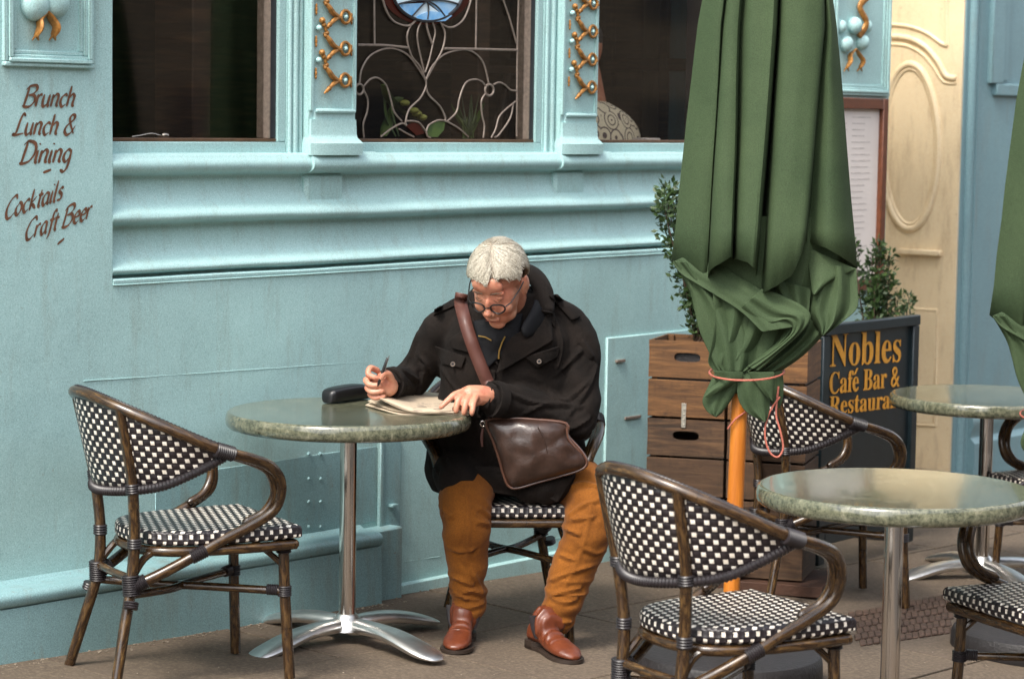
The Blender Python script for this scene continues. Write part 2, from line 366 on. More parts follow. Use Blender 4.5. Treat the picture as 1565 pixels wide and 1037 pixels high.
# the individual flagstones in view
rs=random.Random(3)
rows=[(-.335,.28),(.28,.93),(.93,1.55),(1.55,2.2),(2.2,2.9),(2.9,3.6)]
rset=[(3.0,1.02),(3.0,1.62)]
for ri,(n0,n1) in enumerate(rows):
    w=-3.2+rs.random()*.6
    while w<8.2:
        L=rs.uniform(.75,1.15); g=.0042
        patch=(w<2.93 and w+L>2.0 and n0<1.6 and n1>1.0)
        bm=bmesh.new(); t=rs.uniform(-.0015,.0015)
        a=gp(w+g,n0+g,-.028); box(bm,a,gp(w+L-g,n0+g,-.028)-a,gp(w+g,n1-g,-.028)-a,Z*(.028+t),.0025)
        obj('slab',bm,M['pave'],pav)
        w+=L
# small patch of worn red setts let into the flags, right of the middle table
bm=bmesh.new(); q=[gpt(1296,938),gpt(1452,908),gpt(1462,968),gpt(1310,990)]
nu,nv=15,6
for i in range(nu):
    for j in range(nv):
        o=(.5 if j%2 else 0)
        def bl(u,v): return (q[0]*(1-u)+q[1]*u)*(1-v)+(q[3]*(1-u)+q[2]*u)*v
        u0=(i+o)/nu*.97; u1=(i+o+.9)/nu*.97; v0=j/nv; v1=(j+.88)/nv
        a=bl(u0,v0); box(bm,a+Z*.0005,bl(u1,v0)-a,bl(u0,v1)-a,Z*rs.uniform(.005,.010),.003)
tag(obj('sett_patch',bm,M['setts'],pav),None,None,kind='stuff')
# grit and crumbs swept against the wall and over the flags
bm=bmesh.new(); rg_=random.Random(8)
for k in range(900):
    if k<450: w=rg_.uniform(-1.6,2.2); n=-.335+(.115 if w<.53 else 0)+abs(rg_.gauss(0,.025)); r=rg_.uniform(.0015,.005)
    else: w=rg_.uniform(-1.6,5); n=rg_.uniform(-.2,2.2); r=rg_.uniform(.001,.0035)
    bmesh.ops.create_icosphere(bm,subdivisions=1,radius=r,matrix=Matrix.Translation(gp(w,n,r*.4))@Matrix.Diagonal((1,rg_.uniform(.6,1.6),.5,1)))
tag(obj('grit',bm,simple('grit',(.30,.25,.19),.9,0,.6,40),None),'loose grit and crumbs scattered over the pavement and along the wall','grit',kind='stuff')
# ================================================================ FACADE
fac=thing('cafe_facade','pale blue painted cafe shopfront with moulded sill, gilt pilasters and dark windows','building',F(1.5,-.5,0))
def fobj(name,bm,mat,parent=None,**k):
    o=obj(name,bm,mat,None,**k); o.parent=parent or fac; o.matrix_parent_inverse=(parent or fac).matrix_world.inverted(); return o
bpy.context.view_layer.update()
fac_inv=fac.matrix_world.inverted()
wA=ww(172); wEnd=ww(1357)
DN=-.335
def grid_wall(name,w0,w1,z0,z1,n,mat,amp=.0018,step=.05,parent=None,nb=-.6,seed=0):
    """gently uneven wall face with real thickness"""
    bm=bmesh.new(); nw=max(2,int((w1-w0)/step)); nzn=max(2,int((z1-z0)/step)); V={}
    for i in range(nw+1):
        for j in range(nzn+1):
            a=w0+(w1-w0)*i/nw; b=z0+(z1-z0)*j/nzn
            e=amp*nz((a,b,0),3.,seed)+amp*.4*nz((a,b,2),11.,seed)
            V[i,j]=bm.verts.new(F(a,n+e,b))
    for i in range(nw):
        for j in range(nzn): bm.faces.new((V[i,j],V[i+1,j],V[i+1,j+1],V[i,j+1]))
    be=[V[i,0] for i in range(nw+1)]+[V[nw,j] for j in range(1,nzn+1)]+[V[i,nzn] for i in range(nw-1,-1,-1)]+[V[0,j] for j in range(nzn-1,0,-1)]
    bk=[bm.verts.new(v.co-N*(n-nb)) for v in be]; m=len(be)
    for i in range(m): bm.faces.new((be[i],be[(i+1)%m],bk[(i+1)%m],bk[i]))
    return fobj(name,bm,mat,parent)
z_mtop=wz(180,236)[1]; z_mbot=1.163
grid_wall('pier',-6,wA,-.6,4.2,DN,M['teal'],.003)
grid_wall('dado',wA+.0005,wEnd,-.6,z_mbot,DN,M['teal'],.003)
# faint raised board joint that runs across the dado
for (x0,y0,x1,y1) in [(128,582,556,553),(404,703,583,683),(618,858,672,850),(750,836,925,812)]:
    a=wz(x0,y0); b=wz(x1,y1); m=24; bm=bmesh.new()
    up_=[F(a[0]+(b[0]-a[0])*i/m,DN,a[1]+(b[1]-a[1])*i/m+.002*nz((i,0,x0),.9)) for i in range(m+1)]
    tube(bm,up_,.0016,6); fobj('board_joint',bm,M['teal'])
# mouldings under the windows: one long run with hand-painted unevenness
prof=[(z_mtop+.004,-.41),(z_mtop+.002,-.347),(1.562,-.332),(1.545,-.322),(1.527,-.324),(1.513,-.340),(1.506,-.372),(1.499,-.380),(1.47,-.377),(1.44,-.370),(1.415,-.357),(1.400,-.340),(1.385,-.326),(1.369,-.322),(1.357,-.334),(1.350,-.372),(1.343,-.382),(1.32,-.378),(1.28,-.371),(1.25,-.360),(1.232,-.340),(1.217,-.324),(1.205,-.321),(1.196,-.334),(1.190,-.362),(1.1835,-.364),(1.183,-.322),(1.166,-.320),(1.1635,-.322),(1.1625,-.40)]
def moulding(w0,w1,prof,dn=0,amp=.003,parent=None,name='sill_moulding'):
    P=catmull([(0,n,z) for z,n in prof],4)
    bm=bmesh.new(); m=max(2,int((w1-w0)/.04)); V=[]
    for i in range(m+1):
        w=w0+(w1-w0)*i/m; row=[]
        for p in P:
            e=amp*nz((w,p.z*2,0),2.2)+.35*amp*nz((w,p.z,1),9); ez=amp*1.0*nz((w,p.z*3,5),1.6)+.5*amp*nz((w,p.z*9,5),5)
            row.append(bm.verts.new(F(w,p.y+dn+e,p.z+(ez if 1.17<p.z<1.56 else 0))))
        V.append(row)
    for i in range(m):
        for k in range(len(P)-1): bm.faces.new((V[i][k],V[i+1][k],V[i+1][k+1],V[i][k+1]))
    bm.faces.new(V[0]); bm.faces.new(V[-1])
    return fobj(name,bm,M['teal'],parent)
moulding(wA+.002,3.1,prof,dn=-.013)
pA0,pA1=ww(478),ww(547); pB0,pB1=ww(862),ww(915)
for a,b in ((pA0,pA1+.11),(pB0-.01,pB1+.09)):
    moulding(a,b,[(z_mtop+.012,-.42)]+[(z+(.004 if i<3 else 0),n) for i,(z,n) in enumerate(prof[:7])]+[(1.50,-.395),(1.499,-.42)],dn=-.003,name='sill_break')
    bm=bmesh.new(); fbox(bm,a+.01,a+.20,-.42,-.373,1.36,1.507,.012); fobj('sill_shade_block',bm,M['teal'])  # shallow block added to stand in for the shading below the break
# lower stretch of the facade: plinth with rounded top, lesene plate, rivets
wp1=ww(591,-.225); zt=.235
plp=[(zt+.030,-.34),(zt+.024,-.33),(zt+.012,-.305),(zt+.012,-.262),(zt+.010,-.243),(zt+.004,-.230),(zt-.008,-.222),(zt-.028,-.226),(zt-.040,-.240),(zt-.045,-.252),(zt-.052,-.246),(zt-.062,-.236),(zt-.09,-.228),(-.45,-.222)]
def prun(w0,w1,pr,mat,name,slope=0):
    P=catmull([(0,n,z) for z,n in pr],3); bm=bmesh.new(); m=int((w1-w0)/.05); V=[]
    for i in range(m+1):
        w=w0+(w1-w0)*i/m
        V.append([bm.verts.new(F(w,p.y+.0025*nz((w,p.z,3),3),p.z+.002*nz((w,p.z,8),4)-slope*(w-w1))) for p in P]+[bm.verts.new(F(w,-.5,-.45)),bm.verts.new(F(w,-.5,pr[0][0]-slope*(w-w1)))])
    q=len(V[0])
    for i in range(m):
        for k in range(q): bm.faces.new((V[i][k],V[i+1][k],V[i+1][(k+1)%q],V[i][(k+1)%q]))
    bm.faces.new(V[0]); bm.faces.new(V[-1]); return fobj(name,bm,mat)
prun(-6,wp1,plp,M['teal_dark'],'plinth',.014)
wq=ww(612,-.3)
bm=bmesh.new(); fbox(bm,wp1-.01,wq,-.5,-.265,-.5,.245,.006); fobj('plinth_return',bm,M['teal_dark'])
wl0,wl1=ww(584),ww(616); zb=wz(600,808)[1]
bm=bmesh.new(); fbox(bm,wl0,wl1,-.4,-.325,zb,wz(590,672)[1],.004); fbox(bm,wl0-.006,wl0+.012,-.4,-.319,zb-.004,wz(590,672)[1]+.004,.003); fbox(bm,wl0-.004,wl1+.004,-.4,-.320,zb-.006,zb+.006,.002)
fbox(bm,ww(597),ww(606),-.33,-.305,wz(600,772)[1],wz(600,768)[1],.001); fobj('lesene',bm,M['teal_dark'])
bm=bmesh.new(); fbox(bm,-.55,wl0-.012,-.4,-.3328,.262,wz(500,692)[1],.002); fobj('riveted_plate',bm,M['teal_dark'])
for x in (471,489):
    for y in (693,731,766,804):
        w,z=wz(x,y); b=bmesh.new(); sphere(b,F(w,-.333,z),.0065,10,6); fobj('rivet',b,M['teal_dark'])
# raised pedestal panel right of the seated man
a0,z0=wz(926,516); a1=ww(985)
bm=bmesh.new(); fbox(bm,a0,a1+.35,-.4,-.326,-.6,z0,.003); fobj('pedestal',bm,M['teal'])
bm=bmesh.new(); fbox(bm,ww(944),ww(957),-.33,-.315,wz(950,552)[1],wz(950,548)[1],.001); fobj('latch',bm,M['lead']); bm=bmesh.new(); fbox(bm,ww(960),ww(984),-.33,-.319,wz(970,638)[1],wz(970,634)[1],.001); fobj('latch',bm,M['lead'])
prun(wq+.02,3.3,[(.02,-.34),(.015,-.318),(.0,-.306),(-.02,-.30),(-.45,-.298)],M['teal'],'skirting')
# masonry above the picture frame
grid_wall('fascia',wA+.001,wEnd,2.75,4.2,DN-.002,M['teal'],.003,.15)
# ---- pilasters
def pilaster(w0,w1):
    p=None; bm=bmesh.new(); fbox(bm,w0,w1,-.47,-.352,z_mtop,2.75,.004)
    pil=fobj('pilaster',bm,M['teal'])
    def s(name,bm,mat=M['teal']):
        o=obj(name,bm,mat,None); o.parent=pil; o.matrix_parent_inverse=pil.matrix_world.inverted(); return o
    zc=wz(515,170)[1]
    bm=bmesh.new()      # edge fillets that frame the sunk ornament strip
    fbox(bm,w0,w0+.012,-.36,-.343,zc+.0,2.75,.002); fbox(bm,w1-.014,w1,-.36,-.343,zc,2.75,.002); s('edge_fillet',bm)
    bm=bmesh.new(); tube(bm,[F(w0+.03,-.345,zc),F(w1-.012,-.345,zc)],.0085,8,round_end=True); fbox(bm,w0+.02,w1,-.36,-.346,zc-.05,zc+.004,.004); s('collar',bm)
    bm=bmesh.new()      # flared faceted base
    wm=(w0+w1)/2; h0=z_mtop-.004; h1=h0+.060; h2=h1+.012
    r=lambda e,n,z:[F(w0-e,-.47,z),F(w0-e,-.345+n*.3,z),F(w0+.03-e*.4,-.345+n,z),F(w1+e,-.345+n,z),F(w1+e,-.47,z)]
    loft(bm,[r(.008,.026,h0),r(.009,.028,h0+.04),r(.0,.008,h1),r(-.001,.005,h2),r(-.002,.003,h2+.05)]); s('pilaster_base',bm)
    return pil,s
pil1,s1=pilaster(pA0,pA1); pil2,s2=pilaster(pB0,pB1)
bpy.context.view_layer.update()
# gilt knot-and-ring ornament, one period, then repeated up the shaft
def c4(x,y): return 430+x/3.459,y/3.459
def fm(x,y,n): w,z=wz(*c4(x,y),-.35); return F(w,n,z)
def motif():
    bm=bmesh.new(); n=-.344; bm2=bmesh.new()
    ring=[fm(328+24*math.cos(a),425+34*math.sin(a),n+.002) for a in [2*math.pi*k/14 for k in range(14)]]
    tube(bm,ring,.0058,7,closed=True)
    tube(bm,catmull([fm(222,350,n),fm(238,378,n+.006),fm(262,408,n+.004),fm(300,432,n+.002)],4),[.007,.0105,.0075],8,round_end=True)
    tube(bm,catmull([fm(300,425,n),fm(268,440,n+.004),fm(246,462,n+.005),fm(222,492,n)],4),[.007,.0085,.0065,.0035],7,round_end=True)
    for x,y,r in [(205,278,.0115),(214,300,.009),(228,345,.0095),(243,468,.009),(232,480,.007),(222,360,.007)]: sphere(bm,fm(x,y,n+.003),r,9,6)
    tube(bm,catmull([fm(205,272,n),fm(216,300,n+.004),fm(224,335,n+.004)],3),.0062,7,round_end=True)
    for dx in (178,364):
        for j,(y,r) in enumerate([(370,.0052),(388,.0062),(408,.005)]): sphere(bm,fm(dx,y+(45 if dx>300 else 0),n-.002),(r*.8,r*.8,r*1.6),8,5)
    sphere(bm2,fm(188,318,n+.003),.0105,10,7); bm3=bmesh.new(); sphere(bm3,fm(328,425,n+.003),.0085,10,7)
    return bm,bm2,bm3
per=fm(328,258,0)-fm(328,425,0)
for pi,(pil,s_,off) in enumerate(((pil1,s1,Vector((0,0,0))),(pil2,s2,F(*[0,0,0])-F(0,0,0)))):
    if pi==0:
        b1,b2,b3=motif(); g0=s_('gilt_scroll',b1,M['gilt']); h0=s_('painted_bead',b2,M['teal']); h1=s_('painted_bead',b3,M['teal'])
        shift=F(ww(903,-.35),-.35,wz(903,133,-.35)[1])-F(ww(527,-.35),-.35,wz(527,122,-.35)[1])
    for k in range(5):
        for src in (g0,h0,h1):
            if pi==0 and k==0: continue
            c=src.copy(); S.collection.objects.link(c); c.parent=pil; c.matrix_parent_inverse=pil.matrix_world.inverted()
            c.location=Vector(src.location)+Vector((0,0,per.z*k*(1 if pi==0 else 1.0)))+(shift if pi else Vector((0,0,0)))
# ---- reeded jambs
def jamb(w0,w1,n=-.385):
    bm=bmesh.new(); fbox(bm,w0,w1,-.5,n,z_mtop-.002,2.75,.001)
    j=fobj('jamb',bm,M['teal'])
    m=int((w1-w0)/.024)
    for k in range(m):
        c=w0+(k+.5)*(w1-w0)/m; b=bmesh.new(); r=.0085+.004*(k%2)
        tube(b,[F(c,n,z_mtop),F(c,n,2.75)],r,10); o=obj('reed',b,M['teal'],None); o.parent=j; o.matrix_parent_inverse=j.matrix_world.inverted()
wf1=ww(438,-.385); jamb(wf1,pA0)
wf2=ww(829,-.385); jamb(wf2,pB0)
# ---- windows
def window(w0,w1,name='window',leaded=False,inner=True):
    z0=z_mtop+.001; z1=2.75; fw=.034
    bm=bmesh.new(); fr=-.388
    fbox(bm,w0,w1,-.46,fr,z0,z0+.038,.003); fbox(bm,w1-fw,w1,-.46,fr-.0015,z0+.0385,z1,.003); fbox(bm,w0,w0+fw,-.46,fr-.0015,z0+.0385,z1,.003)
    wn=fobj(name,bm,M['teal'])
    def s(nm,b,mat,**k):
        o=obj(nm,b,mat,None,**k); o.parent=wn; o.matrix_parent_inverse=wn.matrix_world.inverted(); return o
    b=bmesh.new(); fbox(b,w0+fw,w1-fw,-.46,-.400,z0+.0385,z0+.050,.002); s('bead',b,M['brown_bead'])
    b=bmesh.new(); fbox(b,w1-fw-.030,w1-fw-.0005,-.46,-.402,z0+.0505,z1,.002); s('stile',b,M['dark_frame'])
    b=bmesh.new(); fbox(b,w1-fw-.036,w1-fw-.0305,-.46,-.398,z0+.0505,z1,.0015); s('bead',b,M['lead'])
    b=bmesh.new(); fbox(b,w0+fw,w1-fw,-.430,-.426,z0+.045,z1,0); s('pane',b,M['glass'],smooth=False)
    return wn,s
w1_,sw1=window(wA+.002,wf1)
w2_,sw2=window(pA1-.03,wf2)
w3_,sw3=window(pB1-.03,3.1)
grid_wall('wall_panel',3.1,3.32,z_mbot+.002,2.75,DN-.02,M['teal'])
# leaded light of the middle window
def c3(x,y): return 540+x/4.32,y/4.32
LN=-.420
def lp(x,y,n=LN): w,z=wz(*c3(x,y),LN); return F(w,n,z)
strokes=[([(30,298),(200,300),(360,316)],1.3),([(600,322),(800,325),(1080,332)],1.3),
 ([(138,-400),(138,0),(140,290)],1),([(812,-400),(812,0),(808,320)],1),([(1092,-400),(1090,0),(1082,300),(1078,900)],1),
 ([(960,-120),(990,0),(1030,120),(1078,290)],1),
 ([(185,-120),(195,0),(235,105),(290,155),(370,170),(415,130)],1.1),([(785,-120),(775,0),(735,115),(680,170),(630,182),(585,160)],1.1),
 ([(415,130),(370,185),(355,260),(385,370),(440,440),(478,530)],1),([(575,150),(605,220),(590,320),(540,420),(478,530)],1),
 ([(450,140),(425,200),(425,280),(450,400),(470,480)],.9),([(520,140),(540,210),(525,290),(500,400),(475,480)],.9),([(480,140),(490,200),(520,290)],1.1),
 ([(478,530),(478,575),(440,650),(370,720),(345,800),(350,830)],1),([(478,570),(500,630),(570,700),(605,770),(605,800)],1),
 ([(40,560),(55,460),(110,370),(200,325),(280,325),(360,365),(420,440),(478,530)],1),([(478,530),(520,440),(600,360),(720,328),(800,350),(860,420),(895,560)],1),
 ([(70,570),(110,525),(160,515),(215,560),(245,650),(270,740),(320,800)],1),([(620,800),(680,740),(700,650),(740,550),(800,525),(850,540),(875,570)],1),
 ([(70,600),(95,660),(90,740),(65,820),(70,910)],1),([(870,620),(845,670),(850,760),(865,830),(858,910)],1),
 ([(925,560),(960,545),(1000,560),(1040,595),(1080,600)],1),([(1070,670),(970,760),(940,850),(910,910)],1),([(1055,680),(1035,780),(960,890),(930,905)],1),
 ([(180,905),(250,850),(320,815),(350,830)],1),([(345,800),(400,800),(440,815),(480,870)],1),([(480,870),(500,825),(560,795),(610,800),(650,820)],1),([(480,870),(490,900),(510,910)],1),([(650,820),(700,850),(760,905)],1),([(300,850),(350,880),(400,905)],1)]
for pts,th in strokes:
    b=bmesh.new(); tube(b,catmull([lp(*p) for p in pts],5),.0036*th,6,flat=(1,1)); sw2('came',b,M['lead'])
for c,r in (((40,590),26),((897,595),28)):
    b=bmesh.new(); tube(b,[lp(c[0]+r*math.cos(a),c[1]+r*1.35*math.sin(a)) for a in [2*math.pi*k/16 for k in range(16)]],.0045,6,closed=True); sw2('came',b,M['lead'])
def pane(pts,mat,n=LN+.0):
    b=bmesh.new(); f=b.faces.new([b.verts.new(lp(*p,n-.002)) for p in pts]); r=bmesh.ops.extrude_face_region(b,geom=[f]); bmesh.ops.translate(b,verts=[v for v in r['geom'] if isinstance(v,bmesh.types.BMVert)],vec=N*.004); sw2('pane',b,mat,smooth=False)
def arcp(cx,cy,rx,ry,a0,a1,m=7): return [(cx+rx*math.cos(R_(a0+(a1-a0)*k/m)),cy+ry*math.sin(R_(a0+(a1-a0)*k/m))) for k in range(m+1)]
TC=(490,-75)
fan=[(175,150,'pale_glass'),(150,118,'blue_glass'),(118,92,'pale_glass'),(92,62,'pale_glass'),(62,30,'blue_glass'),(30,0,'pale_glass')]
for a0,a1,mt in fan:
    pane([(480,20 if 60<a1<120 else 0)]+arcp(TC[0],TC[1],226,205,a0,a1,6),M[mt])
pane([(400,125),(430,100),(500,75),(600,85),(645,105),(600,140),(500,145)],M['blue_glass'],LN+.004)
for a in (150,118,92,62,30):
    b=bmesh.new(); e=arcp(TC[0],TC[1],226,205,a,a+1,1)[0]; tube(b,catmull([lp(480,5,LN+.006),lp((480+e[0])/2+8,(5+e[1])/2-12,LN+.006),lp(*e,LN+.006)],4),.0032,6); sw2('came',b,M['dark_frame'])
b=bmesh.new(); tube(b,[lp(*p,LN+.002) for p in arcp(TC[0],TC[1],236,215,0,180,20)],.006,6); sw2('came',b,M['dark_frame'])
pane(arcp(TC[0],TC[1],300,240,0,180,14),M['red_glass'],LN-.006)
pane([(480,870),(500,830),(560,800),(610,805),(600,860),(560,905),(500,905)],M['leaf2'],LN-.004); pane([(350,830),(400,805),(440,820),(475,880),(420,895)],M['red_glass'],LN-.004)
# ---- dim panelled room behind the glass
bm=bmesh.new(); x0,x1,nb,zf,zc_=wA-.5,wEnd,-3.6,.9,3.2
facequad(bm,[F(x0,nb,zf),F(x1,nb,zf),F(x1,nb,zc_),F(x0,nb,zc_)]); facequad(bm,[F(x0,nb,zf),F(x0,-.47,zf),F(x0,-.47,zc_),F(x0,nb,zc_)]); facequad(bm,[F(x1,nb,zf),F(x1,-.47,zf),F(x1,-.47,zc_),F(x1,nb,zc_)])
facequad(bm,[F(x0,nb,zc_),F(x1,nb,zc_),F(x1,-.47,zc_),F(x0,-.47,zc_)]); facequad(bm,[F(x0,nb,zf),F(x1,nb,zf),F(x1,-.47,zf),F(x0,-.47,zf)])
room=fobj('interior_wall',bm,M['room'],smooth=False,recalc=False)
def rm(nm,b,mat):
    o=obj(nm,b,mat,None); o.parent=room; o.matrix_parent_inverse=room.matrix_world.inverted(); return o
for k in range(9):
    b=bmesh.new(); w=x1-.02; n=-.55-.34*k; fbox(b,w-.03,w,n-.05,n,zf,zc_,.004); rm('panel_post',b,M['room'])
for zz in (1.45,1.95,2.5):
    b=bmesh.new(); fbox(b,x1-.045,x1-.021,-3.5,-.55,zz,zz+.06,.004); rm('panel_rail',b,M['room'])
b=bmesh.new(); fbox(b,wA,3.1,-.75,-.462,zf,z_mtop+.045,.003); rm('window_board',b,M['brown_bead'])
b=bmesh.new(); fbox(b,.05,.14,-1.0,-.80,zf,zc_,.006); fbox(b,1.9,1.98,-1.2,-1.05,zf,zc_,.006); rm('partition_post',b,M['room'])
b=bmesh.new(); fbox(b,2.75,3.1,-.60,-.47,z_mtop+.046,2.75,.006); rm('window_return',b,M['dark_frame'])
b=bmesh.new(); fbox(b,2.0,3.0,-1.6,-1.55,1.9,1.94,.006); tube(b,[F(2.45,-1.5,1.2),F(2.65,-1.5,1.9)],.02,8); rm('chair_back_rail',b,M['room'])
# ---- panels with carved swags (left pier and right pilaster)
def carved(px,flip=1):
    """px: photo x of left/right outer edge; sunk panel with stepped border"""
def panel_frame(w0,w1,z0,z1,n,mat,parent=None):
    bm=bmesh.new()
    for k,(ins,th) in enumerate(((0,.016),(.014,.024),(.026,.016),(.040,.009))):
        a0,a1,b0=w0+ins,w1-ins,z0+ins*.9; e=.013
        fbox(bm,a0,a1,n-.02,n+th,b0,b0+e,.003); fbox(bm,a0,a0+e,n-.02,n+th-.0007,b0+e+.0005,z1,.003); fbox(bm,a1-e,a1,n-.02,n+th-.0007,b0+e+.0005,z1,.003)
    return fobj('panel_frame',bm,mat,parent)
pw0,pz0=wz(8,101,-.32); pw1,_=wz(145,103,-.32); pz0=wz(80,103,-.32)[1]
panel_frame(pw0,pw1,pz0,3.6,DN,M['teal'])
def swag(cx,cy,sc):
    """painted swelling bosses with two gilt ribbon tails; cx,cy photo px of knot"""
    def q(x,y,n): w,z=wz(cx+x*sc,cy+y*sc,-.32); return F(w,n,z)
    bm=bmesh.new(); Mw=Matrix((W,N,Z)).transposed()
    sphere(bm,q(-15,-14,-.325),(.052*sc,.032,.048*sc),20,12,Mw); sphere(bm,q(17,-17,-.325),(.048*sc,.032,.045*sc),20,12,Mw); sphere(bm,q(0,-50,-.32),(.05*sc,.035,.05*sc),18,10,Mw); sphere(bm,q(-24,-48,-.33),(.04*sc,.03,.04*sc),16,9,Mw); sphere(bm,q(26,-48,-.33),(.04*sc,.03,.04*sc),16,9,Mw)
    fobj('carved_boss',bm,M['teal'])
    for sx in (-1,1):
        bm=bmesh.new(); P=[q(0,-4,-.312),q(sx*9,8,-.318),q(sx*(14 if sx>0 else 11),20,-.312),q(sx*(12 if sx>0 else 14),32,-.322)]
        tube(bm,catmull(P,4),[.008*sc,.017*sc,.018*sc,.012*sc],8,flat=(.5,1),round_end=True)
        for d in (-1,1): tube(bm,[q(sx*(12 if sx>0 else 14),31,-.322),q(sx*(12 if sx>0 else 14)+d*5,40,-.326)],[.009*sc,.003],6,flat=(.5,1))
        fobj('gilt_ribbon',bm,M['gilt'])
swag(70,22,1.0)
# right-hand pilaster above the menu case
rw0=ww(1262); bm=bmesh.new(); zb_=wz(1340,147)[1]
grid_wall('pier',3.321,wEnd-.001,z_mbot+.003,2.749,DN,M['teal'],.002,seed=5)
panel_frame(rw0+.02,wEnd-.02,zb_,3.4,DN,M['teal']); swag(1306,78,.78)
bm=bmesh.new(); tube(bm,catmull([F(ww(1304),-.32,wz(1304,56)[1]),F(ww(1312),-.31,wz(1312,35)[1]),F(ww(1304),-.32,wz(1304,10)[1]),F(ww(1316),-.31,wz(1316,-8)[1])],5),.016,9,flat=(1,.6)); fobj('gilt_ribbon',bm,M['gilt'])
# ---- return of the pier into the door recess, cream far jamb, blue building corner
far_n=-.93; wc0=5.93
bm=bmesh.new(); fbox(bm,wEnd-.012,wEnd+.004,-1.6,DN-.003,-.7,4.2,.01); fobj('pier_return',bm,M['teal_blue'])
bm=bmesh.new(); fbox(bm,wEnd,wc0,-1.75,-1.6,-.7,4.2,0); fobj('recess_back',bm,M['cream'])
# ================================================================ NEIGHBOUR HOUSE
nb_=thing('neighbour_house','blue painted corner of the next house with a cream carved doorway jamb','building',F(8,-2,0))
bpy.context.view_layer.update()
def nobj(name,bm,mat,parent=None,**k):
    p=parent or nb_; o=obj(name,bm,mat,None,**k); o.parent=p; o.matrix_parent_inverse=p.matrix_world.inverted(); return o
# jamb face: plane w=wc0, runs in n ; helper maps photo px on it
def jp(x,y,dw=0):
    q=hit(x,y,P1+W*wc0,W); return q-W*dw
def jn(x,y): q=hit(x,y,P1+W*wc0,W)-P1; return q.dot(N),q.z
jR=jn(1462,400)[0]
bm=bmesh.new(); box(bm,F(wc0,-1.75,-.8),W*.04,N*(jR+1.745),Z*5,.003)
jam=nobj('doorway_jamb',bm,M['cream'])
def jtube(pts,r,name,mat=M['cream'],k=6,closed=False,flat=None,dw=.0):
    b=bmesh.new(); P=[jp(x,y,dw) for x,y in pts]; tube(b,catmull(P,k,closed),r,10,closed=closed,flat=flat); return nobj(name,b,mat,jam)
oc=(1391,224); 
oval=[(oc[0]+44*math.cos(a),oc[1]+126*math.sin(a)) for a in [2*math.pi*k/28 for k in range(28)]]
jtube(oval,.020,'oval_moulding',k=2,closed=True); 
jtube([(oc[0]+(x-oc[0])*.88,oc[1]+(y-oc[1])*.94) for x,y in oval],.010,'oval_moulding',k=2,closed=True)
jtube([(1356,56),(1385,58),(1412,70),(1432,92),(1446,116),(1462,120)],.017,'arch_moulding'); jtube([(1356,38),(1385,40),(1415,50),(1438,66),(1447,70)],.011,'arch_moulding'); jtube([(1356,68),(1384,70),(1408,82),(1426,102),(1442,125),(1462,127)],.008,'arch_moulding')
jtube([(1447,70),(1447,-80)],.012,'panel_bead')
b=bmesh.new(); n0,zz=jn(1376,386); n1,z2=jn(1440,388); box(b,F(wc0-.035,n0,z2-.012),W*.05,N*(n1-n0),Z*.03,.005); nobj('sill_ledge',b,M['cream'],jam)
for pts in ([(1396,472),(1432,474)],[(1432,474),(1430,650)],[(1396,648),(1430,650)]): jtube(pts,.009,'panel_bead',k=1)
b=bmesh.new(); n0,zz=jn(1360,640); n1,_=jn(1429,640); z1_=jn(1430,476)[1]; box(b,F(wc0-.006,n0,jn(1430,648)[1]),W*.03,N*(n1-n0-.012),Z*(z1_-jn(1430,648)[1]),.003); nobj('lower_panel',b,M['cream'],jam)
# blue corner house front beyond
def bn(x,y): q=hit(x,y,P1+N*jR,N)-P1; return q.dot(W),q.z
bm=bmesh.new(); box(bm,F(wc0+.012,-2.2,-.9),W*7,N*(jR+2.2),Z*5.2,.01)
nf=nobj('house_front',bm,M['teal_blue'])
def nfb(name,x0,y0,x1,y1,th,mat=M['teal_blue'],bev=.004):
    a=bn(x0,y0); c=bn(x1,y1); b=bmesh.new(); box(b,F(a[0],jR-.02,c[1]),W*(c[0]-a[0]),N*(.02+th),Z*(a[1]-c[1]),bev); return nobj(name,b,mat,nf)
b=bmesh.new(); w_=bn(1478,300)[0]; tube(b,[F(w_,jR,-.3),F(w_,jR,3.5)],.03,12); tube(b,[F(w_+.07,jR,-.3),F(w_+.07,jR,3.5)],.014,8); nobj('corner_reed',b,M['teal_blue'],nf)
nfb('panel_frame',1517,128,1640,150,.03); nfb('panel_frame',1517,-120,1527,128,.03); nfb('panel_frame',1530,-120,1536,124,.02)
b=bmesh.new(); a=bn(1475,672); 
loft(b,[[F(a[0],jR+n,z),F(a[0]+4,jR+n,z)][0:2]+[F(a[0]+4,jR-.02,z),F(a[0],jR-.02,z)] for n,z in ((0,.16),(.02,.13),(.045,.09),(.05,.05),(.035,.02),(.03,-.02),(.06,-.05),(.06,-.6))]); nobj('base_moulding',b,M['teal_blue'],nf)
bm=bmesh.new(); q0=F(wEnd+.02,-1.6,-.34); box(bm,q0,W*(wc0-wEnd-.04),N*.62,Z*.15,.01); 
st=obj('door_step',bm,M['stone']); tag(st,'worn stone doorstep in the recess before the cream doorway','step')
# ================================================================ house row across the street (seen only in reflections)
ac=thing('stone_tenement','brown sandstone tenement across the street, mirrored in glass and table tops','building',F(4,14,0))
bpy.context.view_layer.update()
bm=bmesh.new(); box(bm,F(-22,14,-1.5),W*50,N*4,Z*9.5,0); o=obj('wall',bm,M['stone'],None); o.parent=ac; o.matrix_parent_inverse=ac.matrix_world.inverted()
bm=bmesh.new()
for k in range(16):
    for l in range(3): box(bm,F(-20+3*k,13.97,.2+2.9*l),W*1.2,N*.1,Z*1.8,0)
o=obj('windows_opposite',bm,M['dark_frame'],None); o.parent=ac; o.matrix_parent_inverse=ac.matrix_world.inverted(); o['kind']='stuff'; o.name='window'
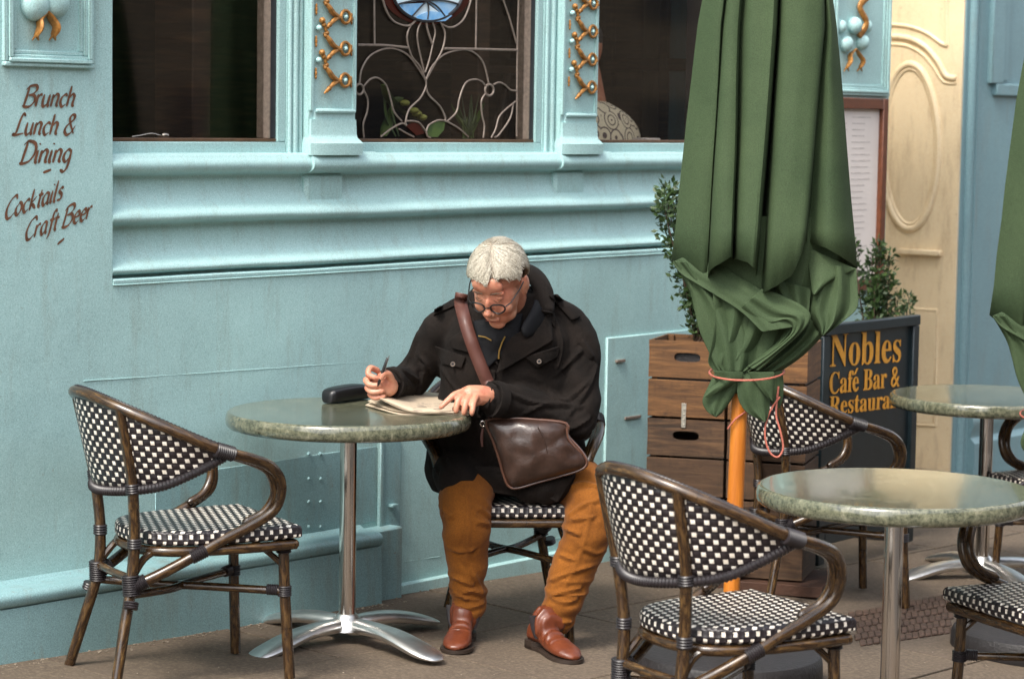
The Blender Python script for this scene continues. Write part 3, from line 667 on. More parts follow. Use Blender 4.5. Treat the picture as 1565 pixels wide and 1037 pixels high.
# ================================================================ LETTERING
G={'B':([[(.15,0),(.25,1.6)],[(0,1.35),(.3,1.65),(.85,1.7),(1,1.35),(.7,1),(.35,.92)],[(.35,.92),(.85,.9),(1.05,.5),(.75,.05),(.3,-.02),(0,.1)]],1.15),
'r':([[(.1,1),(.1,0)],[(.1,.6),(.3,.95),(.52,.95)]],.6),'u':([[(.1,1),(.1,.3),(.3,0),(.6,.3)],[(.62,1),(.62,.2),(.78,.02)]],.85),
'n':([[(.1,1),(.1,0)],[(.1,.6),(.35,1),(.6,.85),(.6,.2),(.78,.02)]],.85),'c':([[(.62,.85),(.4,1),(.12,.7),(.12,.3),(.35,0),(.65,.2)]],.7),
'h':([[(.1,1.7),(.1,0)],[(.1,.6),(.35,1),(.6,.85),(.6,.2),(.78,.02)]],.85),'L':([[(.7,1.5),(.45,1.7),(.3,1.2),(.2,.2),(-.05,.05),(.2,-.02),(.9,.12)]],.95),
'&':([[(1,.1),(.35,1.15),(.4,1.6),(.7,1.6),(.7,1.25),(.2,.75),(.1,.3),(.4,0),(.75,.2),(1,.75)]],1.15),
'D':([[(.25,1.6),(.15,0)],[(-.05,1.4),(.3,1.7),(.9,1.5),(1.1,.9),(.8,.2),(.2,-.02),(0,.1)]],1.2),
'i':([[(.1,1),(.1,.2),(.27,0)],[(.1,1.42),(.13,1.52)]],.36),'g':([[(.6,.85),(.35,1),(.1,.7),(.1,.3),(.35,.05),(.6,.4)],[(.62,1),(.62,-.3),(.4,-.7),(.05,-.55)]],.8),
'C':([[(.95,1.35),(.75,1.7),(.3,1.4),(.08,.7),(.3,.05),(.65,0),(.95,.3)]],.98),'o':([[(.35,1),(.1,.65),(.12,.25),(.38,0),(.62,.35),(.6,.75),(.35,1),(.25,.95)]],.75),
'k':([[(.1,1.7),(.1,0)],[(.6,1),(.12,.5),(.35,.4),(.68,0)]],.75),'t':([[(.25,1.4),(.22,.25),(.42,0)],[(0,1.02),(.5,1.02)]],.5),
'a':([[(.6,.85),(.35,1),(.1,.7),(.1,.3),(.33,0),(.6,.4)],[(.62,1),(.62,.2),(.8,.02)]],.86),'l':([[(.1,1.7),(.1,.2),(.28,0)]],.36),
's':([[(.5,.85),(.3,1),(.12,.75),(.45,.4),(.4,.05),(.05,.05)]],.6),'f':([[(.62,1.5),(.42,1.7),(.28,1.3),(.25,0),(.08,-.5)],[(0,1),(.5,1)]],.52),
'e':([[(.12,.5),(.6,.6),(.45,.98),(.15,.75),(.12,.25),(.4,0),(.65,.2)]],.72),' ':([],.5),'-':([[(0,.3),(.9,.3)]],1)}
def brush(text,org,ex,ez,wmax,wmin,shear=.32,nib=40,kern=.0,rnd=0):
    """org world start on the wall, ex/ez world vectors of one unit; broad-nib strokes as thin raised ribbons"""
    bm=bmesh.new(); x=0; lay=0; nrm=ex.cross(ez).normalized(); nrm=nrm if nrm.dot(N)>0 else -nrm; na=R_(nib)
    for ch in text:
        st,wd_=G[ch]
        for s_ in st:
            lay+=1; P=catmull([(p[0]+p[1]*shear+x,p[1],0) for p in s_],6) ; off=nrm*(.0012+.00025*(lay%5)); pr=None; m=len(P)
            for i,p in enumerate(P):
                a=P[max(i-1,0)]; b=P[min(i+1,m-1)]; d=Vector((b.x-a.x,b.y-a.y,0)).normalized(); ang=math.atan2(d.y,d.x)
                wdt=wmin+(wmax-wmin)*abs(math.sin(ang-na)); tt=min(i,m-1-i)/(m*.16); wdt*=min(1,.45+.55*tt)*(1+.12*nz((x*3+i*.7,p.y,2),1.3))
                q=Vector((-d.y,d.x,0))*wdt*.5
                c=[org+ex*(p.x+k*q.x)+ez*(p.y+k*q.y)+off for k in (1,-1)]
                cur=[bm.verts.new(v) for v in c]
                if pr: bm.faces.new((pr[0],pr[1],cur[1],cur[0]))
                pr=cur
        x+=wd_+kern
    return bm,x
def wall_text(text,x0,y0,x1,y1,xh,wmax=.31,wmin=.11):
    """baseline from photo px (x0,y0) to (x1,y1); xh = x-height in px"""
    a=F(*(lambda t:(t[0],DN,t[1]))(wz(x0,y0))); b=F(*(lambda t:(t[0],DN,t[1]))(wz(x1,y1)))
    n=sum(G[c][1] for c in text); d=b-a; ex=d/n; s=(wz(x0,y0-xh)[1]-wz(x0,y0)[1]); ez=Z*s
    bm,_=brush(text,a,ex,ez,wmax,wmin); o=fobj('lettering',bm,M['lettering'],smooth=False,recalc=False); return o
wall_text('Brunch',33,163,113,163,19); wall_text('Lunch &',20,206,113,206,19); wall_text('Dining',29,250,107,248,20)
wall_text('-',64,266,78,261,6,.8,.4); wall_text('Cocktails',5,336,94,304,18); wall_text('Craft Beer',36,368,138,333,18); wall_text('-',86,376,98,366,6,.8,.4)
# ================================================================ BISTRO CHAIR (local: +x forward, z up)
def Bz(P,n=8): return catmull(P,n)
def binding(parent,p,d,L=.045,r=.0195):
    """cord wound round a cane joint"""
    bm=bmesh.new(); p=Vector(p); d=Vector(d).normalized(); m=max(3,int(L/.0062))
    prof=[]
    for k in range(m*4+1): prof.append((p+d*(L*(k/(m*4)-.5)), r*(1 if k in(0,m*4) else (1.13 if k%4==2 else (.98 if k%4==0 else 1.07)))))
    tube(bm,[q[0] for q in prof],[q[1] for q in prof],12)
    return obj('binding',bm,M['binding'],parent)
def make_chair():
    t=thing('bistro_chair','','chair')
    r=.0165
    arm=[(-.318,0,.868),(-.306,.082,.862),(-.262,.168,.838),(-.185,.240,.800),(-.095,.287,.757),(.0,.306,.716),(.085,.303,.690),(.155,.283,.662),(.201,.258,.620),(.212,.245,.570),(.195,.232,.518),(.13,.222,.478),(.05,.212,.442),(-.03,.200,.402),(-.12,.165,.350),(-.205,.135,.308)]
    full=[(x,-y,z) for x,y,z in arm[::-1]]+arm[1:]
    bm=bmesh.new(); tube(bm,Bz(full,5),r,12); obj('arm_rail',bm,M['bamboo'],t)
    for s in (-1,1):
        bm=bmesh.new(); inn=[(.03,.292,.700),(.10,.283,.676),(.16,.262,.645),(.192,.240,.600),(.196,.228,.555),(.168,.216,.510),(.12,.206,.487)]
        tube(bm,Bz([(x,s*y,z) for x,y,z in inn],5),.0135,10,round_end=True); obj('inner_arm',bm,M['bamboo'],t)
        bm=bmesh.new(); P=[(-.262,.172,.835),(-.226,.160,.66),(-.213,.150,.58),(-.203,.135,.44),(-.212,.132,.31),(-.245,.155,.17),(-.287,.190,0)]
        tube(bm,Bz([(x,s*y,z) for x,y,z in P],6),[.016,.016,.0165,.017,.0165,.0155],12); obj('rear_leg',bm,M['bamboo'],t)
        bm=bmesh.new(); tube(bm,Bz([(.253,s*.180,.425),(.257,s*.185,.25),(.270,s*.196,0)],5),.0165,12); obj('front_leg',bm,M['bamboo'],t)
        bm=bmesh.new(); tube(bm,Bz([(-.215,s*.138,.285),(-.05,s*.04,.272),(.05,-s*.04,.272),(.25,-s*.185,.265)],4),.0125,10); obj('stretcher',bm,M['bamboo'],t)
        bm=bmesh.new(); tube(bm,Bz([(.256,s*.183,.335),(.225,s*.165,.37),(.16,s*.155,.425)],4),.0095,8); obj('brace',bm,M['bamboo'],t)
        bm=bmesh.new(); tube(bm,Bz([(-.215,s*.136,.325),(-.17,s*.125,.385),(-.12,s*.14,.42)],4),.011,8); obj('brace',bm,M['bamboo'],t)
        for p,d,L,rr in [((.004,s*.306,.714),(1,-s*.03,-.32),.060,.0205),((-.03,s*.200,.402),(.9,s*.15,.4),.048,.0195),((-.212,s*.132,.312),(.05,s*.05,-1),.060,.024),((-.19,s*.142,.316),(.85,s*.3,.43),.045,.021),
                         ((-.203,s*.135,.435),(0,0,1),.030,.0195),((-.214,s*.152,.60),(-.1,0,1),.028,.0205),((.254,s*.181,.405),(0,0,1),.050,.0215),((.256,s*.184,.265),(0,0,1),.032,.020),((.225,s*.166,.268),(.7,s*.55,0),.034,.0155),((-.225,s*.165,.26),(-.1,s*.1,-.4),.022,.020)]:
            binding(t,p,d,L,rr)
    bm=bmesh.new(); tube(bm,Bz([(-.21,-.135,.33),(-.215,0,.33),(-.21,.135,.33)],4),.0125,10); obj('back_stretcher',bm,M['bamboo'],t)
    # seat outline: straight front, rounded back
    def outline(ins=0):
        P=[(.292-ins,-.222+ins),(.297-ins,0),(.292-ins,.222-ins),(.14,.224-ins),(.0,.212-ins),(-.10,.180-ins),(-.165+ins*.7,.115-ins*.5),(-.188+ins,0),(-.165+ins*.7,-.115+ins*.5),(-.10,-.180+ins),(.0,-.212+ins),(.14,-.224+ins)]
        out=[]
        for i in range(len(P)):
            a=P[i]
            if i in (0,2):
                prev=P[i-1]; nxt=P[(i+1)%len(P)]
                for f in (.93,.985): out.append((prev[0]+(a[0]-prev[0])*f,prev[1]+(a[1]-prev[1])*f,0))
                out.append((a[0]-.003,a[1]-(.003 if a[1]>0 else -.003),0)); out.append((a[0]+(nxt[0]-a[0])*.03,a[1]+(nxt[1]-a[1])*.03,0)); out.append((a[0]+(nxt[0]-a[0])*.12,a[1]+(nxt[1]-a[1])*.12,0))
            else: out.append((a[0],a[1],0))
        return [Vector(p) for p in catmull(out,4,True)]
    bm=bmesh.new(); ring=[Vector((p.x,p.y,.408)) for p in outline(.014)]; tube(bm,ring,.0155,10,closed=True); obj('seat_frame',bm,M['bamboo'],t)
    bm=bmesh.new(); uvl=bm.loops.layers.uv.verify(); secs=[(.006,.428,1),(.0,.433,1),(.0,.455,1),(.003,.463,1),(.009,.4675,0),(.05,.469,0)]
    R0=[]; per=0
    base=outline(0); S_=[0]
    for i in range(1,len(base)+1): S_.append(S_[-1]+(base[i%len(base)]-base[i-1]).length)
    rows=[[bm.verts.new(Vector((p.x,p.y,z))) for p in outline(i_)] for i_,z,_ in secs]; nn=len(base)
    for j in range(len(rows)-1):
        for k in range(nn):
            f=bm.faces.new((rows[j][k],rows[j][(k+1)%nn],rows[j+1][(k+1)%nn],rows[j+1][k])); side=j<3
            f.material_index=1 if side else 0
            for lp_,(a,b) in zip(f.loops,((j,k),(j,k+1),(j+1,k+1),(j+1,k))):
                co=lp_.vert.co; lp_[uvl].uv=(S_[b],(co.z-.424)+.0) if side else ((co.x-co.y)*.7071+2,(co.x+co.y)*.7071+2)
    f=bm.faces.new(rows[-1])
    for lp_ in f.loops: lp_[uvl].uv=((lp_.vert.co.x-lp_.vert.co.y)*.7071+2,(lp_.vert.co.x+lp_.vert.co.y)*.7071+2)
    obj('seat',bm,[M['weave_seat'],M['weave_side']],t)
    bm=bmesh.new(); facequad(bm,[p for p in [Vector((q.x,q.y,.423)) for q in outline(.02)]]); obj('seat_underside',bm,M['binding'],t)
    # woven back: between arm rail and a wound lower rim
    top=Bz([(x,-y,z) for x,y,z in arm[5:0:-1]]+arm[:6],6); m=len(top)
    low=Bz([(.012,-.300,.702),(-.06,-.270,.660),(-.14,-.222,.618),(-.205,-.15,.598),(-.248,-.07,.588),(-.262,0,.585),(-.248,.07,.588),(-.205,.15,.598),(-.14,.222,.618),(-.06,.270,.660),(.012,.300,.702)],6)
    bm=bmesh.new(); uvl=bm.loops.layers.uv.verify(); K=8; g=[]
    sT=[0]
    for i in range(1,m): sT.append(sT[-1]+(Vector((low[i].x,low[i].y,0))-Vector((low[i-1].x,low[i-1].y,0))).length)
    mid=sT[m//2]
    for i in range(m):
        a,b=top[i],low[i]; g.append([bm.verts.new(a.lerp(b,k/K)+Vector((-.012,0,0))*math.sin(math.pi*k/K)*.6*(1-abs(i/(m-1)*2-1))) for k in range(K+1)])
    for i in range(m-1):
        for k in range(K):
            f=bm.faces.new((g[i][k],g[i+1][k],g[i+1][k+1],g[i][k+1]))
            for lp_,ii in zip(f.loops,(i,i+1,i+1,i)): lp_[uvl].uv=(sT[ii]-mid,lp_.vert.co.z)
    b=obj('backrest',bm,M['weave'],t); so=b.modifiers.new('so','SOLIDIFY'); so.thickness=.006; so.offset=0
    bm=bmesh.new(); q=[]; rr=[]
    LW=Bz([tuple(p) for p in low],3)
    for k,p in enumerate(LW): q.append(p+Vector((-.004,0,-.004))); rr.append(.0125 if k%2 else .0155)
    tube(bm,q,rr,10); 
    o=obj('back_rim',bm,M['binding'],t)
    bm=bmesh.new(); q=[]; rr=[]
    for k,p in enumerate(Bz([tuple(p) for p in top],3)): q.append(p+Vector((.0,0,.0125))+Vector((p.x+.02,p.y,0)).normalized()*-.006); rr.append(.006 if k%2 else .0078)
    tube(bm,q,rr,7); obj('rail_lacing',bm,M['binding'],t)
    return t
def gp2(x,y): return Vector((x,y,gz(x,y)))
chair0=make_chair()
C6X,C6Y=2.31,9.69
CH=[((-.983,7.16),30.9,'empty woven cane chair beside the blue wall at the left table'),
    ((.552,6.306),32.4,'empty cane bistro chair in the front, nearest the camera, over the umbrella base'),
    ((1.183,9.076),16,'cane bistro chair half hidden behind the middle marble table, in front of the crates'),
    ((1.645,6.965),-155,'cane bistro chair cut off by the lower right corner, woven seat beside the middle table'),
    ((C6X,C6Y),-155,'cane bistro chair farthest back, its black and white seat just behind the far table pole'),
    ((-.006,8.182),-86,'cane bistro chair that the man in the black coat sits on')]
GRP='cane bistro chairs of the cafe terrace'
for i,(p,a,lab) in enumerate(CH):
    c=chair0 if i==0 else copy_tree(chair0)
    place(c,gp2(*p)-Z*.003,R_(a),tilt=False); tag(c,lab,'chair',GRP)
# ================================================================ CAFE TABLES
def make_table():
    t=thing('cafe_table','','table'); Rr=.396
    bm=bmesh.new(); lathe(bm,[(.001,.702),(Rr-.018,.702),(Rr-.006,.706),(Rr+.001,.716),(Rr+.002,.732),(Rr-.001,.745),(Rr-.004,.751),(Rr-.008,.7545),(Rr-.012,.7555),(Rr-.016,.755),(.001,.755)],72); obj('table_top',bm,M['marble'],t)
    bm=bmesh.new(); lathe(bm,[(.0275,.07),(.0275,.701)],28); obj('pole',bm,M['chrome'],t)
    bm=bmesh.new(); lathe(bm,[(.001,.7015),(.11,.7015),(.11,.697),(.05,.692),(.03,.67),(.001,.67)],28); obj('top_plate',bm,M['alu'],t)
    bm=bmesh.new(); lathe(bm,[(.001,.092),(.031,.092),(.035,.088),(.040,.078),(.055,.066),(.062,.04),(.001,.04)],28); obj('hub',bm,M['alu'],t)
    for k in range(4):
        a=2*math.pi*k/4; u=Vector((math.cos(a),math.sin(a),0)); v=Vector((-math.sin(a),math.cos(a),0))
        bm=bmesh.new(); rings=[]
        for d,zt_,zb_2,hw in [(.02,.086,.030,.034),(.09,.086,.034,.036),(.16,.083,.036,.042),(.23,.074,.028,.050),(.30,.058,.010,.056),(.355,.040,.001,.056),(.39,.026,.0005,.048),(.412,.014,.0003,.032),(.420,.006,.0003,.014)]:
            rings.append([u*d+v*(hw*c)+Z*z for c,z in ((-1,zb_2),(-.97,zb_2+(zt_-zb_2)*.55),(-.72,zb_2+(zt_-zb_2)*.82),(0,zt_),(.72,zb_2+(zt_-zb_2)*.82),(.97,zb_2+(zt_-zb_2)*.55),(1,zb_2))])
        loft(bm,rings); o=obj('foot',bm,M['alu'],t); sub(o,1)
    return t
tab0=make_table()
TB=[((-.524,7.77),-42,'round green marble cafe table with a newspaper on it, in front of the seated man'),
    ((1.105,6.86),20,'round green marble cafe table on a steel pole with nothing on it, nearest the camera'),
    ((1.945,9.81),-160,'round green marble cafe table farthest back, cut off by the right edge before the doorway')]
for i,(p,a,lab) in enumerate(TB):
    c=tab0 if i==0 else copy_tree(tab0); place(c,gp2(*p),R_(a),tilt=False); tag(c,lab,'table','round green marble cafe tables')
ZT=gz(-.524,7.77)+.755
# ================================================================ CRATES stacked as planters
cx=Vector((.956,-.292,0)).normalized(); cy=Vector((-cx.y,cx.x,0))
C0=Vector((.528,9.31,0)); CWd,CHt,CDp=.310,.303,.30
zc0=gz(.8,9.25)+.035
rc=random.Random(5)
def crate(org,i,hole=True,lab='',strap=False,mat=None,l_top=False):
    t=thing('wooden_crate',lab,'crate',org,0,'weathered wooden crates stacked beside the sign'); mt=mat or M['crate']
    R3=Matrix((cx,cy,Z)).transposed().to_4x4(); R3=Matrix.Rotation(rc.uniform(-.012,.012),4,'Z')@R3; t.matrix_world=Matrix.Translation(org)@R3
    hgt=(CHt-.018)/2
    for face in (0,1):
        y0=0 if face==0 else CDp-.012
        for r_ in range(2):
            z0=.003+r_*(hgt+.010); bm=bmesh.new(); x0,x1=.002,CWd-.004
            if r_==1 and hole:
                # plank with rounded hand hole: ring of quads between hole and plank edge
                hx,hz,hw,hh=CWd*.5,z0+hgt*.56,.052,.018; k=16
                inner=[(hx+hw*math.copysign(abs(math.cos(a))**.55,math.cos(a)),hz+hh*math.copysign(abs(math.sin(a))**.7,math.sin(a))) for a in [2*math.pi*j/k for j in range(k)]]
                outer=[]
                for j in range(k):
                    a=2*math.pi*j/k; c,s=math.cos(a),math.sin(a)
                    m_=min((x1-hx)/abs(c) if abs(c)>1e-6 else 9,((z0+hgt-hz) if s>0 else (hz-z0))/abs(s) if abs(s)>1e-6 else 9); outer.append([hx+c*m_,hz+s*m_])
                for tx,tz in ((x0,z0),(x1,z0),(x0,z0+hgt),(x1,z0+hgt)):
                    j=min(range(k),key=lambda q:(outer[q][0]-tx)**2+(outer[q][1]-tz)**2); outer[j]=[tx,tz]
                V=[[bm.verts.new((p[0],y,p[1])) for p in L_] for L_ in (inner,outer) for y in (y0,y0+.012)]
                I0,I1,O0,O1=V
                for j in range(k):
                    q=(j+1)%k; bm.faces.new((I0[j],I0[q],O0[q],O0[j])); bm.faces.new((I1[j],I1[q],O1[q],O1[j])); bm.faces.new((I0[j],I0[q],I1[q],I1[j])); bm.faces.new((O0[j],O0[q],O1[q],O1[j]))
            else: box(bm,(x0,y0,z0),(x1-x0,0,rc.uniform(-.002,.002)),(0,.012,0),(0,0,hgt),.0015)
            obj('plank',bm,mt,t,smooth=False)
    if l_top:
        bm=bmesh.new(); box(bm,(.014,.0135,.02),(CWd-.03,0,0),(0,CDp-.028,0),(0,0,CHt-.06),.004); obj('soil',bm,M['rubber'],t)
    for x in (.002,CWd-.014):
        for r_ in range(2):
            bm=bmesh.new(); z0=.003+r_*(hgt+.010); box(bm,(x,.0125,z0),(.010,0,0),(0,CDp-.025,0),(0,0,hgt),.001); obj('plank',bm,mt,t,smooth=False)
        for y in (.013,CDp-.035): bm=bmesh.new(); box(bm,(x+(.0105 if x<.1 else -.022),y,.004),(.022,0,0),(0,.022,0),(0,0,CHt-.012),.001); obj('corner_post',bm,mt,t,smooth=False)
    bm=bmesh.new(); box(bm,(.014,.014,.004),(CWd-.03,0,0),(0,CDp-.028,0),(0,0,.010),.001); obj('base_board',bm,mt,t,smooth=False)
    return t
pos_words=[['bottom crate of the left column, on the board','bottom crate of the right column, behind the chair'],['middle crate of the left column, with a metal strap above its hand hole','middle crate of the right column, behind the chair back'],['top crate of the left column, next to the man','top crate of the right column, beside the sign and behind the parasol tail']]
for c in range(2):
    for l in range(3):
        org=C0+cx*(c*(CWd+.006))+Z*(zc0+l*CHt); org.z=zc0+l*CHt+.001*l
        crate(org,l,lab='weathered '+pos_words[l][c],mat=M['crate_b'] if l==2 else M['crate'],l_top=(l==2))
bm=bmesh.new(); q=C0+cx*(CWd*.5-.018)-cy*.004; q.z=zc0+CHt*2-.035; box(bm,q,cx*.018,cy*.003,Z*.095,.001)
for k in range(5): sphere(bm,q+cx*.011+Z*(.012+.02*k)-cy*.001,(.004,.002,.004),8,5)
tag(obj('metal_strap',bm,M['metal_strap']),'short galvanised metal strap joining the upper left crates above the hand hole','strap')
bm=bmesh.new(); q=C0-cx*.01-cy*.05; q.z=gz(.8,9.25)-.012; box(bm,q,cx*.72,cy*.36,Z*.044,.003); tag(obj('timber_board',bm,simple('old_red_board',(.055,.022,.011),.75,0,.4,12,.002,60)),'low reddish timber board under the crate stack','board')
# ================================================================ SHRUBS
def shrub(base,h,spread,nst,nleaf,lab,seed,mat=M['leaf'],lean=(0,0),ls=.020,name='boxwood_shrub'):
    rr=random.Random(seed); t=thing(name,lab,'shrub',base); 
    for s in range(nst):
        bm=bmesh.new(); a=rr.uniform(0,6.28); d=Vector((math.cos(a),math.sin(a),0))*spread*rr.uniform(.15,1); hh=h*rr.uniform(.62,1.05)
        P=catmull([(0,0,0)+() if False else Vector((rr.uniform(-.03,.03),rr.uniform(-.03,.03),0)),d*.45+Z*hh*.4,d*.85+Z*hh*.75+Vector((lean[0],lean[1],0))*.5,d+Z*hh+Vector((lean[0],lean[1],0))],5)
        tube(bm,P,[.006,.0022],5); st_=obj('stem',bm,M['twig'],t)
        lb=bmesh.new()
        for k in range(nleaf):
            f=rr.uniform(.18,1)**.8; i=min(int(f*(len(P)-1)),len(P)-2); p=P[i].lerp(P[i+1],rr.random())
            o=Vector((rr.gauss(0,1),rr.gauss(0,1),rr.gauss(0,.8)))*spread*.13*(1.3-f*.7); c=p+o
            dr=(o.normalized()+Z*.5+Vector((rr.gauss(0,.4),)*3)).normalized(); sd_=dr.cross(Vector((rr.gauss(0,1),rr.gauss(0,1),rr.gauss(0,1)))).normalized(); L=ls*rr.uniform(.7,1.3); up_=dr.cross(sd_)
            v=[lb.verts.new(c),lb.verts.new(c+dr*L*.5+sd_*L*.27+up_*L*.06),lb.verts.new(c+dr*L),lb.verts.new(c+dr*L*.5-sd_*L*.27+up_*L*.06)]
            lb.faces.new(v)
        obj('foliage',lb,mat,st_,smooth=False,recalc=False)
    return t
b_=C0+cx*.17+cy*.14; shrub(Vector((b_.x,b_.y,zc0+3*CHt-.1)),.66,.16,15,260,'dark green box shrub growing out of the crates behind the parasol',11,lean=(-.05,-.02),ls=.027)
b_=C0+cx*.20+cy*.10; shrub(Vector((b_.x,b_.y,zc0+3*CHt-.02)),.08,.10,9,14,'dry little sprigs sprouting from the top left crate',4,M['leaf2'],ls=.014,name='sprig')
SGN0=Vector((1.25,9.75,0)); sdir=Vector((math.sin(R_(38)),math.cos(R_(38)),0)); snrm=Vector((math.cos(R_(38)),-math.sin(R_(38)),0))
pb=at(1344,500,10.72); pz=gz(pb.x,pb.y)
tp=thing('plant_pot','black round pot holding the bushy shrub behind the sign','pot',(pb.x,pb.y,pz)); bm=bmesh.new(); lathe(bm,[(.001,0),(.13,0),(.17,.55),(.18,.60),(.165,.60),(.16,.56),(.001,.54)],24); obj('pot_body',bm,M['rubber'],tp); bm=bmesh.new(); lathe(bm,[(.001,.556),(.158,.556),(.158,.561),(.001,.565)],24); obj('soil',bm,M['twig'],tp)
shrub(Vector((pb.x,pb.y,pz+.56)),.80,.13,12,190,'bushy dark green box shrub in a pot behind the sign, before the cream jamb',21,ls=.027)
# ================================================================ A-BOARD SIGN
SW=.80; SH=.985
sgn=thing('sign_board','dark blue green pavement sign with gold lettering, Nobles Cafe Bar & Restaurant','sign',(1.25,9.75,gz(1.25,9.75)+.012))
bpy.context.view_layer.update(); zs=gz(1.25,9.75)+.012
def sp(a,n,z): # sign coordinates
    p=SGN0+sdir*a+snrm*n; return Vector((p.x,p.y,zs+z-.018*a/SW*0))
def sobj(name,bm,mat,parent=None,**k):
    p=parent or sgn; o=obj(name,bm,mat,None,**k); o.parent=p; o.matrix_parent_inverse=p.matrix_world.inverted(); return o
def sbox(a0,a1,n0,n1,z0,z1,name,mat=M['sign'],bev=.004):
    bm=bmesh.new(); box(bm,sp(a0,n0,z0),sdir*(a1-a0),snrm*(n1-n0),Z*(z1-z0),bev); return sobj(name,bm,mat)
sbox(.045,SW-.045,-.012,-.002,.13,SH-.04,'panel'); sbox(0,.05,-.02,.016,0,SH-.045,'frame_stile'); sbox(SW-.05,SW,-.02,.016,0,SH-.045,'frame_stile'); sbox(0,SW,-.021,.020,SH-.044,SH,'frame_rail'); sbox(.051,SW-.051,-.02,.015,.08,.135,'frame_rail')
for a in (.0,SW-.04):
    bm=bmesh.new(); box(bm,sp(a,-.36,0),sdir*.04,snrm*.03,(sp(a,-.03,SH-.06)-sp(a,-.36,0)),.003); sobj('rear_leg',bm,M['sign'])
def font_mesh(text,shear=0):
    cu=bpy.data.curves.new('t','FONT'); cu.body=text; cu.size=1; cu.resolution_u=4; o=bpy.data.objects.new('t',cu); S.collection.objects.link(o)
    dg=bpy.context.evaluated_depsgraph_get(); dg.update(); me=bpy.data.meshes.new_from_object(o.evaluated_get(dg)); bpy.data.objects.remove(o); bm=bmesh.new(); bm.from_mesh(me); bpy.data.meshes.remove(me); return bm
def bold(s): # mathematical bold serif letters
    o=''
    for c in s:
        if 'A'<=c<='Z': o+=chr(0x1D400+ord(c)-65)
        elif 'a'<=c<='z': o+=chr(0x1D41A+ord(c)-97)
        else: o+=c
    return o
def sign_line(text,x0,y0,x1,y1,hpx,accent=None):
    """text fitted between photo measurements on the sign plane"""
    A=hit(x0,y0,sp(0,0,0),snrm); B=hit(x1,y1,sp(0,0,0),snrm); a0=(A-SGN0).dot(sdir); a1=(B-SGN0).dot(sdir); zb0=A.z-zs; zb1=B.z-zs
    hz=hit(x0,y0-hpx,sp(0,0,0),snrm).z-A.z
    bm=font_mesh(bold(text)); xs=[v.co.x for v in bm.verts]; ys=[v.co.y for v in bm.verts]; mx0,mx1=min(xs),max(xs); capH=max(ys)
    if accent is not None:
        pass
    for v in bm.verts:
        f=(v.co.x-mx0)/(mx1-mx0); a=a0+(a1-a0)*f; v.co=sp(a,.0005,(zb0+(zb1-zb0)*f)+v.co.y/capH*hz)
    r=bmesh.ops.extrude_face_region(bm,geom=bm.faces[:]); bmesh.ops.translate(bm,verts=[v for v in r['geom'] if isinstance(v,bmesh.types.BMVert)],vec=snrm*.0015)
    if accent is not None:
        a=a0+(a1-a0)*accent; z=zb0+(zb1-zb0)*accent+hz*.78
        box(bm,sp(a,.0005,z),sdir*.012+Z*.0,snrm*.0015,sdir*.022+Z*.026)
    return sobj('lettering',bm,M['gold'],smooth=False)
sign_line('Nobles',1268,560,1376,552,50)
sign_line('Cafe Bar &',1267,602,1374,590,33,accent=.335)
sign_line('Restaurant',1267,634,1380,621,28)
# ================================================================ MENU CASE on the right pilaster
mn=thing('menu_case','glazed menu board in a red brown frame hung under the carved panel','menu board',F(ww(1325),DN,1.3)); bpy.context.view_layer.update()
ma,mb=ww(1248),ww(1347); zt_,zb2=wz(1345,151)[1],wz(1345,440)[1]
for nm,(a,b_,c,d),mt in (('backing',(ma+.01,mb-.02,zb2+.01,zt_-.01),M['white_board']),('frame_stile',(mb-.045,mb,zb2,zt_),M['red_frame']),('frame_stile',(ma,ma+.045,zb2,zt_),M['red_frame']),('frame_rail',(ma+.046,mb-.046,zt_-.05,zt_),M['red_frame']),('frame_rail',(ma+.046,mb-.046,zb2,zb2+.05),M['red_frame'])):
    bm=bmesh.new(); fbox(bm,a,b_,DN,DN+(.012 if nm=='backing' else .036),c,d,.004); o=obj(nm,bm,mt,None); o.parent=mn; o.matrix_parent_inverse=mn.matrix_world.inverted()
bm=bmesh.new()
for k in range(22):
    z=zt_-.09-k*.028
    for col in range(2):
        L=rc.uniform(.10,.17); a=ma+.08+col*.2; fbox(bm,a,a+L,DN+.0122,DN+.0128,z,z+.005,0)
o=obj('menu_print',bm,simple('grey_print',(.58,.53,.50),.8),None,smooth=False); o.parent=mn; o.matrix_parent_inverse=mn.matrix_world.inverted(); o['kind']='stuff'
# ================================================================ THINGS IN THE WINDOWS
t=thing('potted_orchid','strap leaved houseplant with pale green buds behind the leaded window','plant',F(.62,-.6,1.6)); bpy.context.view_layer.update()
def iobj(par,name,bm,mat):
    o=obj(name,bm,mat,None); o.parent=par; o.matrix_parent_inverse=par.matrix_world.inverted(); return o
def lpp(x,y,n): w,z=wz(*c3(x,y),n); return F(w,n,z)
for P in ([(200,560),(230,640),(300,720),(380,770),(460,800)],[(280,900),(220,780),(205,640),(190,560)],[(300,900),(250,700),(330,650)],[(200,900),(230,800),(250,700)]):
    bm=bmesh.new(); tube(bm,catmull([lpp(x,y,-.52-.03*i) for i,(x,y) in enumerate(P)],5),[.012,.022,.016,.004],8,flat=(.25,1)); iobj(t,'leaf',bm,M['leaf2'])
for x,y in ((340,680),(420,750),(400,730),(455,775)): bm=bmesh.new(); sphere(bm,lpp(x,y,-.53),(.020,.014,.012),10,7); iobj(t,'bud',bm,simple('bud',(.28,.30,.06),.6))
t=thing('potted_fern','feathery dark green houseplant behind the right part of the leaded window','plant',F(1.1,-.6,1.6)); bpy.context.view_layer.update()
